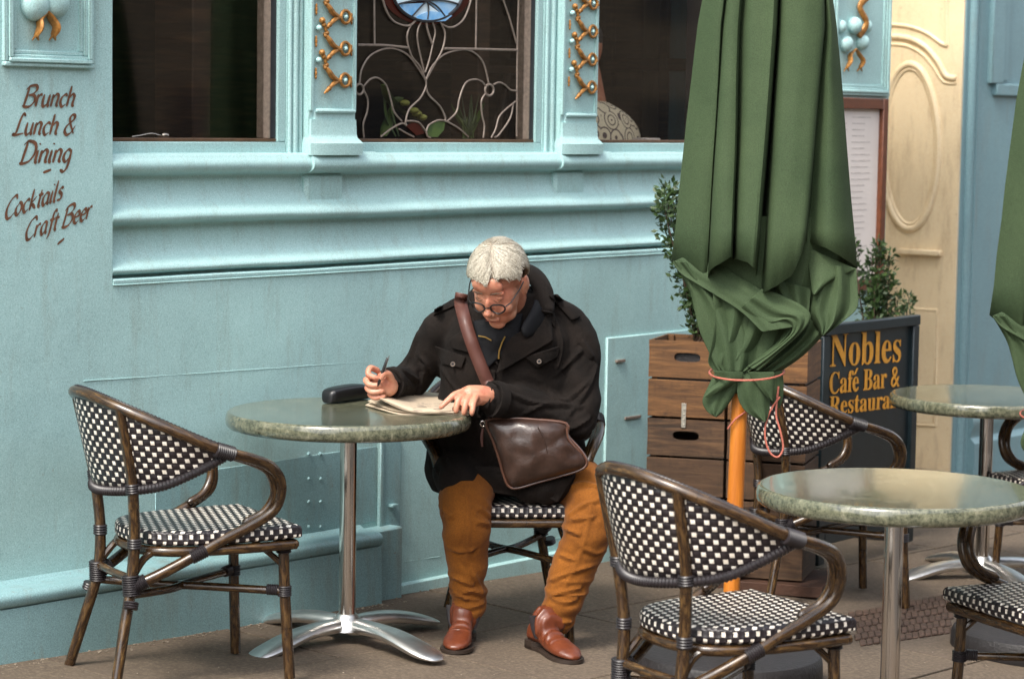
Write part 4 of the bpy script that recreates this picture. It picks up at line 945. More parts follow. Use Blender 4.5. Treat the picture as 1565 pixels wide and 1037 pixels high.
for k in range(16):
    x=rc.uniform(640,880); bm=bmesh.new(); tube(bm,catmull([lpp(760+rc.uniform(-40,40),930,-.55),lpp((x+760)/2,800,-.56),lpp(x,rc.uniform(620,800),-.58)],5),[.006,.013,.002],6,flat=(.25,1)); iobj(t,'leaf',bm,M['leaf'] if k%3 else M['leaf2'])
# cream cotton with dark rings, for the top of the person in the window
def m_ring_print():
    m,t_,p=newmat('ring_print_cotton'); v=coords(t_); vo=t_.nodes.new('ShaderNodeTexVoronoi'); vo.inputs['Scale'].default_value=13; vo.inputs['Randomness'].default_value=.35; t_.links.new(v,vo.inputs[0])
    d=vo.outputs[0]; s=math_(t_,'SINE',math_(t_,'MULTIPLY',d,26)); t_.links.new(ramp(t_,s,[(.50,(.86,.78,.58)),(.66,(.12,.09,.10))]),p.inputs['Base Color']); p.inputs['Roughness'].default_value=.85; return m
ip=thing('person','person seated inside behind the right-hand window in a cream ring print top, back turned','person',F(wz(915,200,-.85)[0],-.85,1.0)); bpy.context.view_layer.update()
def ipt(x,y,n): w,z=wz(x,y,n); return F(w,n,z)
def ipo(name,bm,mat):
    o=obj(name,bm,mat,None); o.parent=ip; o.matrix_parent_inverse=ip.matrix_world.inverted(); return o
bm=bmesh.new(); c=ipt(903,150,-.82)
tube(bm,catmull([ipt(905,230,-.82),ipt(912,175,-.82),ipt(908,130,-.82),ipt(900,100,-.82)],5),[.06,.046,.038,.042],16,round_end=True)
sphere(bm,ipt(893,70,-.82),(.078,.09,.115),18,12); tube(bm,catmull([ipt(900,260,-.82),ipt(905,205,-.82)],3),[.06,.05],16,round_end=True)
ipo('body',remesh(bm,.008,4),M['skin'])
bm=bmesh.new(); sphere(bm,ipt(890,62,-.83),(.088,.10,.11),18,12); ipo('hair',bm,M['dark_frame'])
bm=bmesh.new(); rg=[]
for x,y,rx,ry in ((905,153,.058,.05),(906,160,.105,.075),(908,170,.175,.10),(910,184,.235,.12),(911,202,.275,.13),(911,225,.28,.14),(910,300,.26,.14),(908,420,.26,.14)):
    c=ipt(x,y,-.82); rg.append([c+W*(rx*math.cos(2*math.pi*k/24))+N*(ry*math.sin(2*math.pi*k/24)) for k in range(24)])
loft(bm,rg); o=ipo('patterned_top',bm,m_ring_print()); sub(o,1)
bm=bmesh.new(); tube(bm,catmull([F(wz(x,y,-.50)[0],-.50,wz(x,y,-.50)[1]) for x,y in ((200,209),(213,207),(230,204),(243,207))],3),.007,7,flat=(.5,1)); sphere(bm,F(wz(250,207,-.5)[0],-.5,wz(250,207,-.5)[1]),(.02,.015,.012),10,6); tag(obj('pen_tray',bm,M['chrome']),'small shiny metal object lying on the left window sill','ornament')
bm=bmesh.new(); fbox(bm,wz(985,208,-.5)[0],wz(1004,208,-.5)[0],-.56,-.48,1.62,1.632,.003); tag(obj('white_saucer',bm,M['white_board']),'small white dish on the sill of the right-hand window','dish')
# ================================================================ PARASOLS
def make_umbrella():
    """closed canopy tied to a leaning pole; built round the photographed one, origin at base centre"""
    Yb=7.64; bc=gpt(1113,1032); t=thing('closed_parasol','','parasol',bc); bpy.context.view_layer.update()
    def uo(name,bm,mat,**k):
        o=obj(name,bm,mat,None,**k); o.parent=t; o.matrix_parent_inverse=t.matrix_world.inverted(); return o
    pb_=bc+Z*.05; p1=at(1130,620,Yb); d=(p1-pb_)/(p1.z-pb_.z)
    bm=bmesh.new(); lathe(bm,[(.001,0),(.295,0),(.302,.012),(.300,.06),(.292,.078),(.27,.088),(.10,.094),(.06,.10),(.001,.10)],48,bc); uo('base',bm,M['rubber'])
    bm=bmesh.new(); lathe(bm,[(.030,.09),(.030,.22),(.027,.22),(.027,.09)],20,bc); uo('base_socket',bm,M['rubber'])
    bm=bmesh.new(); tube(bm,[pb_,pb_+d*2.6],.0262,20); uo('pole',bm,M['pole'])
    ax=lambda z:pb_+d*(z-pb_.z)
    # --- main folds: columns of (x@0,depth@0,x@400,depth@400,hem)
    C=[(1071,0,1026,-.01,399),(1088,.03,1052,.03,416),(1104,.06,1080,.045,436),(1106,.0,1083,-.01,440),(1111,.05,1086,.105,412),(1128,.055,1117,.135,392),(1134,.01,1120,.045,398),(1146,.06,1127,.115,396),(1170,.075,1142,.14,401),(1188,.085,1156,.13,413),(1193,-.05,1161,-.06,432),(1197,.055,1171,.10,447),(1222,.08,1188,.13,438),(1240,.085,1212,.135,420),(1262,.065,1227,.125,374),(1264,.02,1232,.04,368),(1268,.045,1262,.10,379),(1272,.03,1290,.07,395),(1275,0,1309,.0,410)]
    def cx_(x,dep,y,Yc=None):
        p=at(x,y,Yb-dep); return p
    rows=[]; YS=[-230,-160,-90,-30,40,110,180,240,300,350]
    nC=len(C)
    def colpt(c,s,y):
        f=(y-0)/400; x=c[0]+(c[2]-c[0])*f; 
        g=max(0,min(1,f)); dep=c[1]+(c[3]-c[1])*g
        if y<0: ctr=1172-.085*(-y)*-1*0; x=1180+(c[0]-1180)*(1+y*.0022)
        return x,dep
    V=[]; bm=bmesh.new()
    # resample columns smoothly (cloth folds are rounded)
    def row(y,hem):
        pts=[]
        for c in C:
            yy=c[4] if hem else y
            x,dep=colpt(c,0,yy); wv=.008*nz((c[2]*.03,yy*.014,1),1.)+.005*nz((c[2]*.11,yy*.022,7),1.); pts.append(Vector((x+2.0*nz((yy*.01,c[2]*.03,3),1.),dep+wv,yy)))
        sm=catmull(pts,4)
        for q_ in range(len(sm)):
            a_=min(q_//4,len(pts)-2); f_=(q_-a_*4)/4; sm[q_]=Vector((sm[q_].x,sm[q_].y,pts[a_].z*(1-f_)+pts[a_+1].z*f_))
        return sm
    for k,y in enumerate(YS+[None]):
        r=row(y,y is None); V.append([bm.verts.new(cx_(p.x,p.y,p.z)) for p in r])
    back=[]
    for k,r in enumerate(V):   # folds round the back
        a,b=r[-1].co,r[0].co; m=18; bb=[]
        for j in range(1,m):
            ff=j/m; ang=math.pi*ff; p=a.lerp(b,ff); w_=(a-b).length*.42; p=p+Vector((0,1,0))*(w_*math.sin(ang)*(1+.28*(1 if j%2 else -1))); bb.append(bm.verts.new(p))
        back.append(bb)
    for k in range(len(V)-1):
        A=V[k]+back[k]; B=V[k+1]+back[k+1]; m=len(A)
        for j in range(m): bm.faces.new((A[j],A[(j+1)%m],B[(j+1)%m],B[j]))
    o=uo('canopy',bm,M['canopy']); s_=o.modifiers.new('so','SOLIDIFY'); s_.thickness=.0022; s_.offset=0
    # --- lower folds drawn in to the tie, then flaring tails
    def flap(name,L,Rr,n=12,m=14,bulge=.02,dep=(.02,.02),fold=0,seed=0,hem=None):
        """cloth strip between left and right edge polylines (photo px), depth dep start->end"""
        Lc=catmull([(x,y,0) for x,y in L],6); Rc=catmull([(x,y,0) for x,y in Rr],6); bm=bmesh.new(); g=[]
        for i in range(m+1):
            def pk(Q,f):
                q=f*(len(Q)-1); a=min(int(q),len(Q)-2); return Q[a].lerp(Q[a+1],q-a)
            f=i/m; a=pk(Lc,f); b=pk(Rc,f); rowv=[]
            dd=dep[0]+(dep[1]-dep[0])*f if len(dep)==2 else interp(list(dep),i,m+1)
            for j in range(n+1):
                u=j/n; p=a.lerp(b,u); q=dd+bulge*math.sin(math.pi*u)*(1-.2*f)+fold*math.sin(u*math.pi*5+f*1.5+seed)*(1-.2*f)+.004*nz((u*3,f*3,seed),1)
                rowv.append(bm.verts.new(at(p.x,p.y,Yb-q)))
            g.append(rowv)
        for i in range(m):
            for j in range(n): bm.faces.new((g[i][j],g[i][j+1],g[i+1][j+1],g[i+1][j]))
        o=uo(name,bm,M['canopy']); s_=o.modifiers.new('so','SOLIDIFY'); s_.thickness=.002; s_.offset=0; sub(o,1); return o
    # inner cone behind everything, so nothing shows through
    bm=bmesh.new(); rg=[]
    for y,xl,xr,dp in ((330,1062,1290,.045),(400,1054,1294,.045),(450,1066,1268,.045),(500,1078,1222,.045),(540,1088,1200,.045),(568,1094,1186,.04),(590,1092,1182,.035),(600,1102,1172,.03)):
        a=at(xl,y,Yb); b=at(xr,y,Yb); c=(a+b)/2; w_=(b-a).length/2; K=36
        rg.append([c+Vector((math.cos(2*math.pi*k/K)*w_*(1+.05*math.sin(k*1.75)),math.sin(2*math.pi*k/K)*dp*(1+.30*math.sin(k*1.745)),0)) for k in range(K)])
    loft(bm,rg,cap=False); o=uo('canopy_inner',bm,M['canopy']); sub(o,1)
    flap('canopy_flap',[(1027,398),(1052,440),(1060,470),(1068,505),(1084,540),(1098,568)],[(1062,400),(1095,440),(1130,470),(1150,505),(1148,540),(1140,568)],dep=(.0,.05),bulge=.035,fold=.010)
    flap('canopy_flap',[(1027,400),(1040,418),(1062,432),(1100,455),(1135,478),(1165,508)],[(1062,385),(1088,394),(1122,418),(1160,440),(1192,468),(1214,500)],dep=(.01,.105),bulge=.006,fold=.003,seed=2)
    flap('canopy_flap',[(1088,440),(1092,490),(1086,530),(1082,555),(1096,570)],[(1172,500),(1156,530),(1142,548),(1134,558),(1132,570)],dep=(.045,.05),bulge=.012,fold=.015,seed=1)
    flap('canopy_flap',[(1160,420),(1190,452),(1205,490),(1190,520),(1160,545),(1132,568)],[(1240,440),(1236,480),(1232,500),(1210,525),(1180,550),(1150,568)],dep=(.05,.07,.06),bulge=.02,fold=.012,seed=3)
    flap('canopy_flap',[(1130,470),(1165,500),(1196,488),(1212,505),(1180,535),(1140,560)],[(1165,440),(1205,455),(1240,478),(1228,505),(1190,540),(1160,568)],dep=(.08,.10,.075),bulge=.02,fold=.006,seed=5)
    flap('canopy_flap',[(1236,400),(1240,440),(1232,475),(1248,500),(1256,512)],[(1309,409),(1311,440),(1311,470),(1290,490),(1260,513)],dep=(.02,.05),bulge=.035,fold=.016,seed=4)
    flap('canopy_flap',[(1228,375),(1236,410),(1240,440),(1242,448)],[(1309,411),(1290,420),(1268,430),(1246,452)],dep=(.03,.075),bulge=.02,seed=6)
    flap('canopy_flap',[(1205,480),(1210,510),(1180,540),(1150,566)],[(1290,480),(1256,515),(1226,545),(1192,568)],dep=(.0,.03),bulge=.02,fold=.012,seed=7)
    # tails below the tie
    flap('canopy_tail',[(1094,566),(1082,590),(1073,612),(1080,628),(1092,636)],[(1140,566),(1130,590),(1117,612),(1104,630),(1094,637)],dep=(.045,.06),bulge=.012,fold=.003)
    flap('canopy_tail',[(1130,568),(1126,600),(1136,625),(1158,640),(1168,644)],[(1180,568),(1178,590),(1177,615),(1174,635),(1170,645)],dep=(.06,.075),bulge=.015,fold=.004,seed=2)
    flap('canopy_tail',[(1165,568),(1170,590),(1176,612),(1186,622)],[(1196,566),(1198,590),(1196,612),(1190,624)],dep=(.03,.04),bulge=.01,seed=3)
    flap('canopy_tail',[(1142,568),(1155,585),(1168,602),(1180,612)],[(1184,568),(1183,585),(1182,600),(1181,613)],dep=(.09,.09),bulge=.008,seed=8)
    flap('canopy_tail',[(1088,566),(1100,580),(1086,592),(1076,606)],[(1136,568),(1132,580),(1110,592),(1082,607)],dep=(.075,.075),bulge=.01,seed=9)
    bm=bmesh.new(); K=30; c0=at(1141,568,Yb); ring=[]
    for k in range(K):
        a=2*math.pi*k/K; ring.append(c0+Vector((.118*math.cos(a),-.135*math.sin(a),-.012*math.sin(a)+.006*math.cos(a))))
    tube(bm,ring,.0032,6,closed=True)
    tube(bm,catmull([at(1192,606,Yb-.06),at(1176,630,Yb-.065),at(1169,660,Yb-.065),at(1175,688,Yb-.065),at(1188,698,Yb-.065),at(1197,684,Yb-.065),at(1192,656,Yb-.065),at(1186,632,Yb-.06),at(1190,590,Yb-.05)],5),.0032,6)
    tube(bm,catmull([at(1112,655,Yb-.027),at(1124,640,Yb-.034),at(1140,628,Yb-.03),at(1150,616,Yb-.05)],4),.0028,6)
    uo('tie_cord',bm,M['cord'])
    return t
um=make_umbrella(); tag(um,'closed green parasol on an orange wooden pole, tied with red cord, before the crates','parasol','closed green parasols')
um2=copy_tree(um); u2=gp2(1.865,8.38); um2.matrix_world=Matrix.Translation(u2)@Matrix.Rotation(R_(8),4,'Z')
for c_ in um2.children:
    if c_.name.startswith(('canopy','tie')): c_.location.z-=.145
tag(um2,'closed green parasol cut off by the right edge, with a round black base','parasol','closed green parasols')
# ================================================================ THE MAN
man=thing('person','grey haired man in a black coat and mustard trousers, head bowed, writing on a newspaper','person',(0,8.15,gz(0,8.15)))
bpy.context.view_layer.update()
def mobj(name,bm,mat,parent=None,**k):
    p=parent or man; o=obj(name,bm,mat,None,**k); o.parent=p; o.matrix_parent_inverse=p.matrix_world.inverted(); return o
yaw,pit=R_(24),R_(36)
hf=Vector((-math.sin(yaw),-math.cos(yaw),0)); FA=hf*math.cos(pit)-Z*math.sin(pit); UA=hf*math.sin(pit)+Z*math.cos(pit); LA=UA.cross(FA)*-1
if LA.x<0: LA=-LA
roll=R_(-3); LA,UA=(LA*math.cos(roll)+UA*math.sin(roll)),(UA*math.cos(roll)-LA*math.sin(roll))
H=Vector((-.046,7.83,1.172)); HM=Matrix((LA,FA,UA)).transposed()
def h(l,f,u): return H+LA*l+FA*f+UA*u
K=1.04
def hs_(bm,l,f,u,r,uu=18,vv=12):
    r=r if isinstance(r,tuple) else (r,r,r); sphere(bm,h(l*K,f*K,u*K),tuple(x*K for x in r),uu,vv,HM)
body=bmesh.new()
hs_(body,0,-.012,.038,(.076,.096,.086)); hs_(body,0,.030,-.02,(.070,.068,.085)); hs_(body,0,.034,-.070,(.058,.054,.052)); hs_(body,0,.066,-.103,(.028,.020,.020))
for s in (-1,1):
    hs_(body,s*.038,.066,-.035,(.025,.022,.027)); hs_(body,s*.034,.040,-.078,(.024,.028,.028)); hs_(body,s*.028,.078,.030,(.026,.010,.008)); hs_(body,s*.031,.076,.012,(.016,.012,.010),12,8)
    hs_(body,s*.012,.104,-.038,(.009,.009,.008),10,8)
    hs_(body,s*.082,-.004,-.006,(.010,.018,.033),12,10); hs_(body,s*.091,-.012,.004,(.006,.016,.028),12,10)
hs_(body,0,.112,-.030,(.0135,.014,.013),12,8); hs_(body,0,.100,-.010,(.010,.012,.024),12,8); hs_(body,0,.090,-.068,(.025,.010,.0055),14,8); hs_(body,0,.088,-.078,(.021,.010,.0065),14,8); hs_(body,0,.074,.052,(.052,.020,.036))
def limb(bm,pts,rs_,seg=14,n=5): tube(bm,catmull(pts,n),rs_,seg,round_end=True)
limb(body,[h(0,-.03,-.03),h(0,-.05,-.09),Vector((-.015,7.98,1.03)),Vector((-.01,8.05,.9))],[.06,.058,.062,.09])
# hidden torso core, arms and legs of the same surface
loft(body,[[Vector((-.01+math.cos(a)*rx,y+math.sin(a)*ry,z)) for a in [2*math.pi*k/18 for k in range(18)]] for z,y,rx,ry in ((.47,8.15,.17,.13),(.7,8.13,.17,.12),(.9,8.07,.17,.11),(1.0,8.03,.15,.10),(1.07,8.01,.08,.08))])
RS,RE,RW=Vector((-.215,8.05,1.00)),Vector((-.325,8.13,.82)),Vector((-.398,7.875,.835))
LS,LE,LW_=Vector((.190,8.05,.985)),Vector((.215,7.98,.735)),Vector((-.050,7.80,.800))
limb(body,[Vector((-.12,8.04,1.0)),RS,RE,RW],[.04,.038,.030,.027]); limb(body,[Vector((.1,8.04,.99)),LS,LE,LW_],[.04,.038,.030,.027])
# ---- right hand (photo left): fist round a pen
def finger(pts,rs_): limb(body,pts,rs_,10,4)
def px(x,y,Y): return at(x,y,Y-.085)
sphere(body,px(583,588,7.925),(.031,.036,.040),14,10,Matrix.Rotation(.3,3,'Y')); limb(body,[RW,px(592,590,7.93),px(584,584,7.915)],[.028,.036,.03],12)
finger([px(577,566,7.93),px(566,562,7.905),px(563,572,7.885),px(575,577,7.878)],[.0105,.0105,.010,.0085])      # index
finger([px(570,578,7.915),px(559,580,7.893),px(566,588,7.872),px(580,588,7.870)],[.0105,.0105,.010,.0085])      # middle
finger([px(571,590,7.915),px(561,592,7.893),px(569,599,7.875),px(584,597,7.872)],[.010,.010,.0095,.008])      # ring
finger([px(573,600,7.918),px(565,602,7.90),px(573,608,7.882),px(587,605,7.880)],[.0095,.009,.0085,.007])      # little
finger([px(600,584,7.915),px(594,572,7.888),px(586,571,7.872),px(582,578,7.866)],[.013,.0125,.0115,.009])      # thumb
# ---- left hand (photo right): flat on the paper, forefinger pointing
limb(body,[LW_,px(738,604,7.855),px(715,602,7.835)],[.028,.033,.030],12); sphere(body,px(722,604,7.84),(.040,.030,.024),14,10)
finger([px(708,598,7.825),px(695,603,7.80),px(684,612,7.785),px(674,622,7.775)],[.0115,.0115,.010,.008])
finger([px(710,604,7.815),px(702,609,7.79),px(698,619,7.778),px(697,628,7.776)],[.0115,.0115,.010,.0085])
finger([px(718,606,7.810),px(712,613,7.785),px(710,623,7.772),px(709,631,7.770)],[.0115,.0115,.010,.0085])
finger([px(727,607,7.812),px(723,616,7.785),px(722,626,7.772),px(721,632,7.772)],[.011,.011,.0095,.008])
finger([px(735,612,7.835),px(722,618,7.83),px(706,622,7.82),px(694,624,7.81)],[.012,.011,.010,.008])
body=remesh(body,.0030,3)
for v in body.verts:
    if (v.co-H).length<.2: v.co+=v.normal*.0009*nz(v.co,45,2)
mobj('body',body,M['skin'])
# ---- eyes' brows, lids
for s in (-1,1):
    bm=bmesh.new(); tube(bm,catmull([h(s*.012*K,.094*K,.033*K),h(s*.030*K,.097*K,.041*K),h(s*.050*K,.084*K,.036*K)],4),[.0018,.0028,.0012],6,flat=(1,.6)); mobj('eyebrow',bm,M['twig'])
    bm=bmesh.new(); tube(bm,catmull([h(s*.018*K,.090*K,.008*K),h(s*.031*K,.093*K,.003*K),h(s*.044*K,.084*K,.008*K)],4),.0013,5); mobj('eyelid_line',bm,M['brown_bead'])
bm=bmesh.new(); tube(bm,catmull([h(-.024*K,.094*K,-.075*K),h(0,.1005*K,-.073*K),h(.024*K,.094*K,-.076*K)],4),[.0006,.0016,.0006],5); mobj('lip_line',bm,simple('lip',(.20,.05,.035),.6))
# ---- hair: scalp cap + combed locks
def hairline(a): # angle round the head (0=forward) -> lowest polar angle covered
    b=abs(a)
    if b<1.05: return 63+3.5*math.sin(a*7+1)+2*math.sin(a*17)-6*math.exp(-((b-.75)/.2)**2)+10*(b/1.05)**2
    if b<1.25: return 73+11*(b-1.05)/.2
    if b<1.80: return 84-14*math.sin((b-1.25)/.55*math.pi)
    return 84+48*min(1,(b-1.80)/.5)
def scalp(a,p,off):
    """a azimuth from forward (towards his left), p polar from crown axis (deg)"""
    q=R_(p); l=math.sin(q)*math.sin(a); f=math.sin(q)*math.cos(a); u=math.cos(q)
    return h((.080+off)*K*l,(-.012+(.100+off)*f)*K,(.036+(.092+off)*u)*K)
bm=bmesh.new(); g=[]
na_,np_=56,18
for i in range(na_):
    a=2*math.pi*i/na_; aa=a if a<=math.pi else a-2*math.pi; mp=hairline(aa); r_=[]
    for j in range(np_+1):
        p=4+(mp-4)*j/np_; off=.013*(1-.35*(j/np_)**3)+.0012*nz((math.cos(a)*5,math.sin(a)*5,p*.035),1.3,4)
        if j==np_: off=.001
        r_.append(bm.verts.new(scalp(a,p,off)))
    g.append(r_)
for i in range(na_):
    for j in range(np_): bm.faces.new((g[i][j],g[(i+1)%na_][j],g[(i+1)%na_][j+1],g[i][j+1]))
bm.faces.new([g[i][0] for i in range(na_)])
hairo=mobj('hair',bm,simple('hair_cap_dark',(.26,.22,.165),.6,0,.4,120))  # scalp cap darker than the strands, for contrast between them
rh=random.Random(9); bm=bmesh.new()
part=.9
for k in range(2600):
    a0=rh.uniform(-math.pi,math.pi); p0=rh.uniform(0,1)**.6*hairline(a0)*.86
    # strands fan from a whorl at the crown; at the front they sweep sideways to his right
    P=[]; a=a0; p=p0; L=rh.uniform(7,12); lift=.0130+.0018*nz((math.cos(a0)*2,math.sin(a0)*2,p0*.03),1.5,8)+rh.uniform(-.001,.0018)
    sw=(-.085 if a0<.35 else .05)+.03*nz((math.cos(a0)*1.6,math.sin(a0)*1.6,p0*.02),1.3,6)+rh.uniform(-.008,.008)
    hl=rh.uniform(-5,7)
    for s_ in range(6):
        f=s_/5; P.append(scalp(a,p,lift+.003*math.sin(f*math.pi)-.009*f*f)); p+=L*1.05; a+=sw*(1-.3*f)/max(.35,math.sin(R_(max(p,12)))); p=min(p,hairline(((a+math.pi)%(2*math.pi))-math.pi)+hl)
    r0=rh.uniform(.0007,.0013); tube(bm,P,[r0*.5,r0*1.2,r0*.35],4,cap=False,flat=(1,.6))
o=mobj('hair_strands',bm,M['hair'],hairo); o['kind']='stuff'
# ---- spectacles (a thing he wears)
sp_=thing('spectacles','dark round rimmed spectacles low on the nose of the bowed man','spectacles',h(0,.11,0)); bpy.context.view_layer.update()
def gobj(name,bm,mat):
    o=obj(name,bm,mat,None); o.parent=sp_; o.matrix_parent_inverse=sp_.matrix_world.inverted(); return o
for s in (-1,1):
    cc=(s*.033*K,.108*K,-.012*K); bm=bmesh.new()
    tube(bm,[h(cc[0]+.0235*math.cos(a),cc[1]-.010*abs(math.cos(a))*(1 if math.cos(a)*s>0 else .2),cc[2]+.0185*math.sin(a)) for a in [2*math.pi*k/22 for k in range(22)]],.0029,7,closed=True); gobj('rim',bm,M['black'])
    bm=bmesh.new(); tube(bm,[h(s*.058*K,.098*K,-.006*K),h(s*.072*K,.085*K,.000),h(s*.085*K,.03*K,.012*K),h(s*.088*K,-.008*K,.020*K)],.0022,7); gobj('temple',bm,M['black'])
bm=bmesh.new(); tube(bm,catmull([h(-.011*K,.111*K,-.006*K),h(0,.119*K,-.002*K),h(.011*K,.111*K,-.006*K)],4),.0022,7); gobj('bridge',bm,M['black'])
# ---- COAT
from mathutils.bvhtree import BVHTree
def creases(bm,lines,amp=.006,wd=.008):
    """cloth folds: a ridge with a hollow beside it along each measured line"""
    bv=BVHTree.FromBMesh(bm); segs=[]
    for L in lines:
        k=L[0] if isinstance(L[0],(int,float)) else 1; P=L[1:] if isinstance(L[0],(int,float)) else L; Q=[]
        for p in catmull([(x,y,0) for x,y in P],4):
            r=bv.ray_cast(CAMP,ray(p.x,p.y).normalized())
            if r[0]: Q.append(r[0])
        for i in range(len(Q)-1):
            if (Q[i+1]-Q[i]).length<.06: segs.append((Q[i],Q[i+1],k,i/(len(Q)-1)))
    out=[]
    bm.normal_update()
    for v in bm.verts:
        best=9;bs=None
        c=v.co
        for a,b,k,f in segs:
            if abs(c.x-a.x)>.05 or abs(c.z-a.z)>.05: continue
            ab=b-a; t=max(0,min(1,(c-a).dot(ab)/max(ab.length_squared,1e-9))); q=a+ab*t; d=(c-q).length
            if d<best: best=d; side=(c-q).dot(Vector((ab.z,0,-ab.x)).normalized()); bs=(k,f,side)
        if bs and best<wd*4:
            k,f,side=bs; e=min(1,4*f+.3,4*(1-f)+.3)
            s=best*(1 if side>0 else -1)
            out.append((v,k*amp*e*(math.exp(-(s/wd)**2)-.85*math.exp(-((s-wd*1.7)/(wd*1.1))**2)-.3*math.exp(-((s+wd*1.9)/(wd*1.3))**2))))
    for v,w in out: v.co+=v.normal*w
def V3(*a): return Vector(a)
coat=bmesh.new()
def ell(c,rx,ry,n=28,p=2.3,ang=0):
    out=[]
    for k in range(n):
        a=2*math.pi*k/n; x=math.copysign(abs(math.cos(a))**(2/p),math.cos(a))*rx; y=math.copysign(abs(math.sin(a))**(2/p),math.sin(a))*ry; out.append(V3(c[0]+x*math.cos(ang)-y*math.sin(ang),c[1]+x*math.sin(ang)+y*math.cos(ang),c[2]))
    return out
loft(coat,[ell((-.01,8.16,.445),.255,.17),ell((-.012,8.13,.52),.278,.20),ell((-.015,8.12,.60),.272,.20),ell((-.012,8.10,.70),.252,.185),ell((-.012,8.07,.80),.235,.165),ell((-.014,8.04,.90),.225,.155),ell((-.014,8.02,.98),.215,.145),ell((-.014,8.02,1.04),.192,.13),ell((-.012,8.01,1.09),.145,.11),ell((-.0,8.0,1.13),.10,.09)])
def sl(pts,rs_): tube(coat,catmull(pts,6),rs_,20,round_end=True)
sl([V3(-.15,8.04,1.05),RS+V3(-.005,0,.0),RE+V3(-.012,0,.005),V3(-.375,8.01,.825),RW+V3(.008,.02,0)],[.07,.074,.066,.058,.052])
sl([V3(.13,8.04,1.05),LS+V3(.015,0,-.005),LE+V3(.002,0,-.01),V3(.09,7.925,.757),LW_+V3(-.005,.004,0)],[.07,.078,.072,.066,.058])
# skirts over the thighs
sl([V3(-.12,8.12,.53),V3(-.15,8.0,.525),V3(-.165,7.91,.515)],[.11,.108,.088])
sl([V3(.12,8.12,.52),V3(.135,8.0,.53),V3(.13,7.92,.515)],[.12,.105,.085])
sl([V3(-.03,8.05,.55),V3(.02,7.96,.53),V3(.06,7.905,.485)],[.11,.09,.05])
# hood/collar roll round the neck
coll=[V3(-.115,7.955,1.035),V3(-.135,8.02,1.10),V3(-.06,8.085,1.16),V3(.03,8.07,1.195),V3(.085,7.99,1.175),V3(.115,7.92,1.09)]
tube(coat,catmull(coll,6),[.028,.038,.042,.042,.038,.026],14,round_end=True,flat=(1.2,.62))
coat=remesh(coat,.0065,7)
for v in coat.verts:
    c=v.co
    arm=min((c-RE).length,(c-LE).length)
    w=nz((c.x*1.0,c.y*1.0,c.z*2.2),6,1)*.008+.016*(.2-abs(nz((c.x*2.2+c.z,c.y,c.z*.8),3.6,2)))
    # creases run across the sleeves near the elbows
    if c.x>.0 and .66<c.z<.95: w+=.024*(.22-abs(nz((c.x*5-c.z*3,c.z*9+c.x*6,c.y*3),1.3,3)))*max(0,1-(c-V3(.18,7.98,.80)).length/.25)
    if c.x<-.22 and .76<c.z<1: w+=.022*(.22-abs(nz((c.x*7,c.z*10-c.x*4,c.y*3),1.3,5)))*max(0,1-(c-V3(-.33,8.1,.88)).length/.2)
    v.co+=v.normal*w
creases(coat,[[(833,590),(862,612),(905,578)],[(769,595),(812,614),(854,618)],[(795,636),(837,616),(885,622)],[(886,515),(905,544)],[(850,572),(888,536)],[(864,640),(895,600),(912,560)],[(830,650),(870,655),(900,640)],
 [(638,540),(663,569)],[(606,561),(638,580)],[(642,500),(624,552)],[(650,560),(640,600)],[(600,580),(622,590)],[(672,560),(700,600),(712,640)],[(840,470),(858,520),(852,560)],[(662,640),(680,690),(700,725)],[(655,690),(668,720)],[(690,600),(680,660)],[(760,600),(775,650)]],.0075,.0085)
co=mobj('coat',coat,M['wool']); 
def cobj(name,bm,mat=M['wool'],**k): return mobj(name,bm,mat,co,**k)
# folded lapels, epaulettes, pocket flaps, cuffs, buttons, zip, inner jacket
def patch(name,pts,th,mat=M['wool'],sub_=1,par=None,bev=0):
    """outline points in world space, extruded towards the camera side"""
    bm=bmesh.new(); f=bm.faces.new([bm.verts.new(p) for p in pts]); n=f.normal.copy() if f.normal.length else V3(0,-1,0); f.normal_update(); n=f.normal
    if n.y>0: n=-n
    r=bmesh.ops.extrude_face_region(bm,geom=[f]); bmesh.ops.translate(bm,verts=[v for v in r['geom'] if isinstance(v,bmesh.types.BMVert)],vec=n*th)
    bmesh.ops.bevel(bm,geom=bm.edges[:],offset=th*.35,segments=2,affect='EDGES'); return mobj(name,bm,mat,par or co)
def drape(name,P,Yf,nu=10,nv=12,th=.006,mat=M['wool'],par=None,curve=.0):
    """cloth piece over the quad P (photo px TL,TR,BR,BL), depth from function Yf(x,y)"""
    bm=bmesh.new(); g=[]
    for i in range(nv+1):
        v=i/nv; r_=[]
        for j in range(nu+1):
            u=j/nu; a=Vector(P[0]).lerp(Vector(P[1]),u); b=Vector(P[3]).lerp(Vector(P[2]),u); p=a.lerp(b,v); r_.append(bm.verts.new(at(p.x,p.y,Yf(p.x,p.y)-curve*math.sin(math.pi*u)*math.sin(math.pi*min(1,v+.15)))))
        g.append(r_)
    for i in range(nv):
        for j in range(nu): bm.faces.new((g[i][j],g[i][j+1],g[i+1][j+1],g[i+1][j]))
    o=mobj(name,bm,mat,par or co); s_=o.modifiers.new('so','SOLIDIFY'); s_.thickness=th; s_.offset=0; sub(o,1); return o
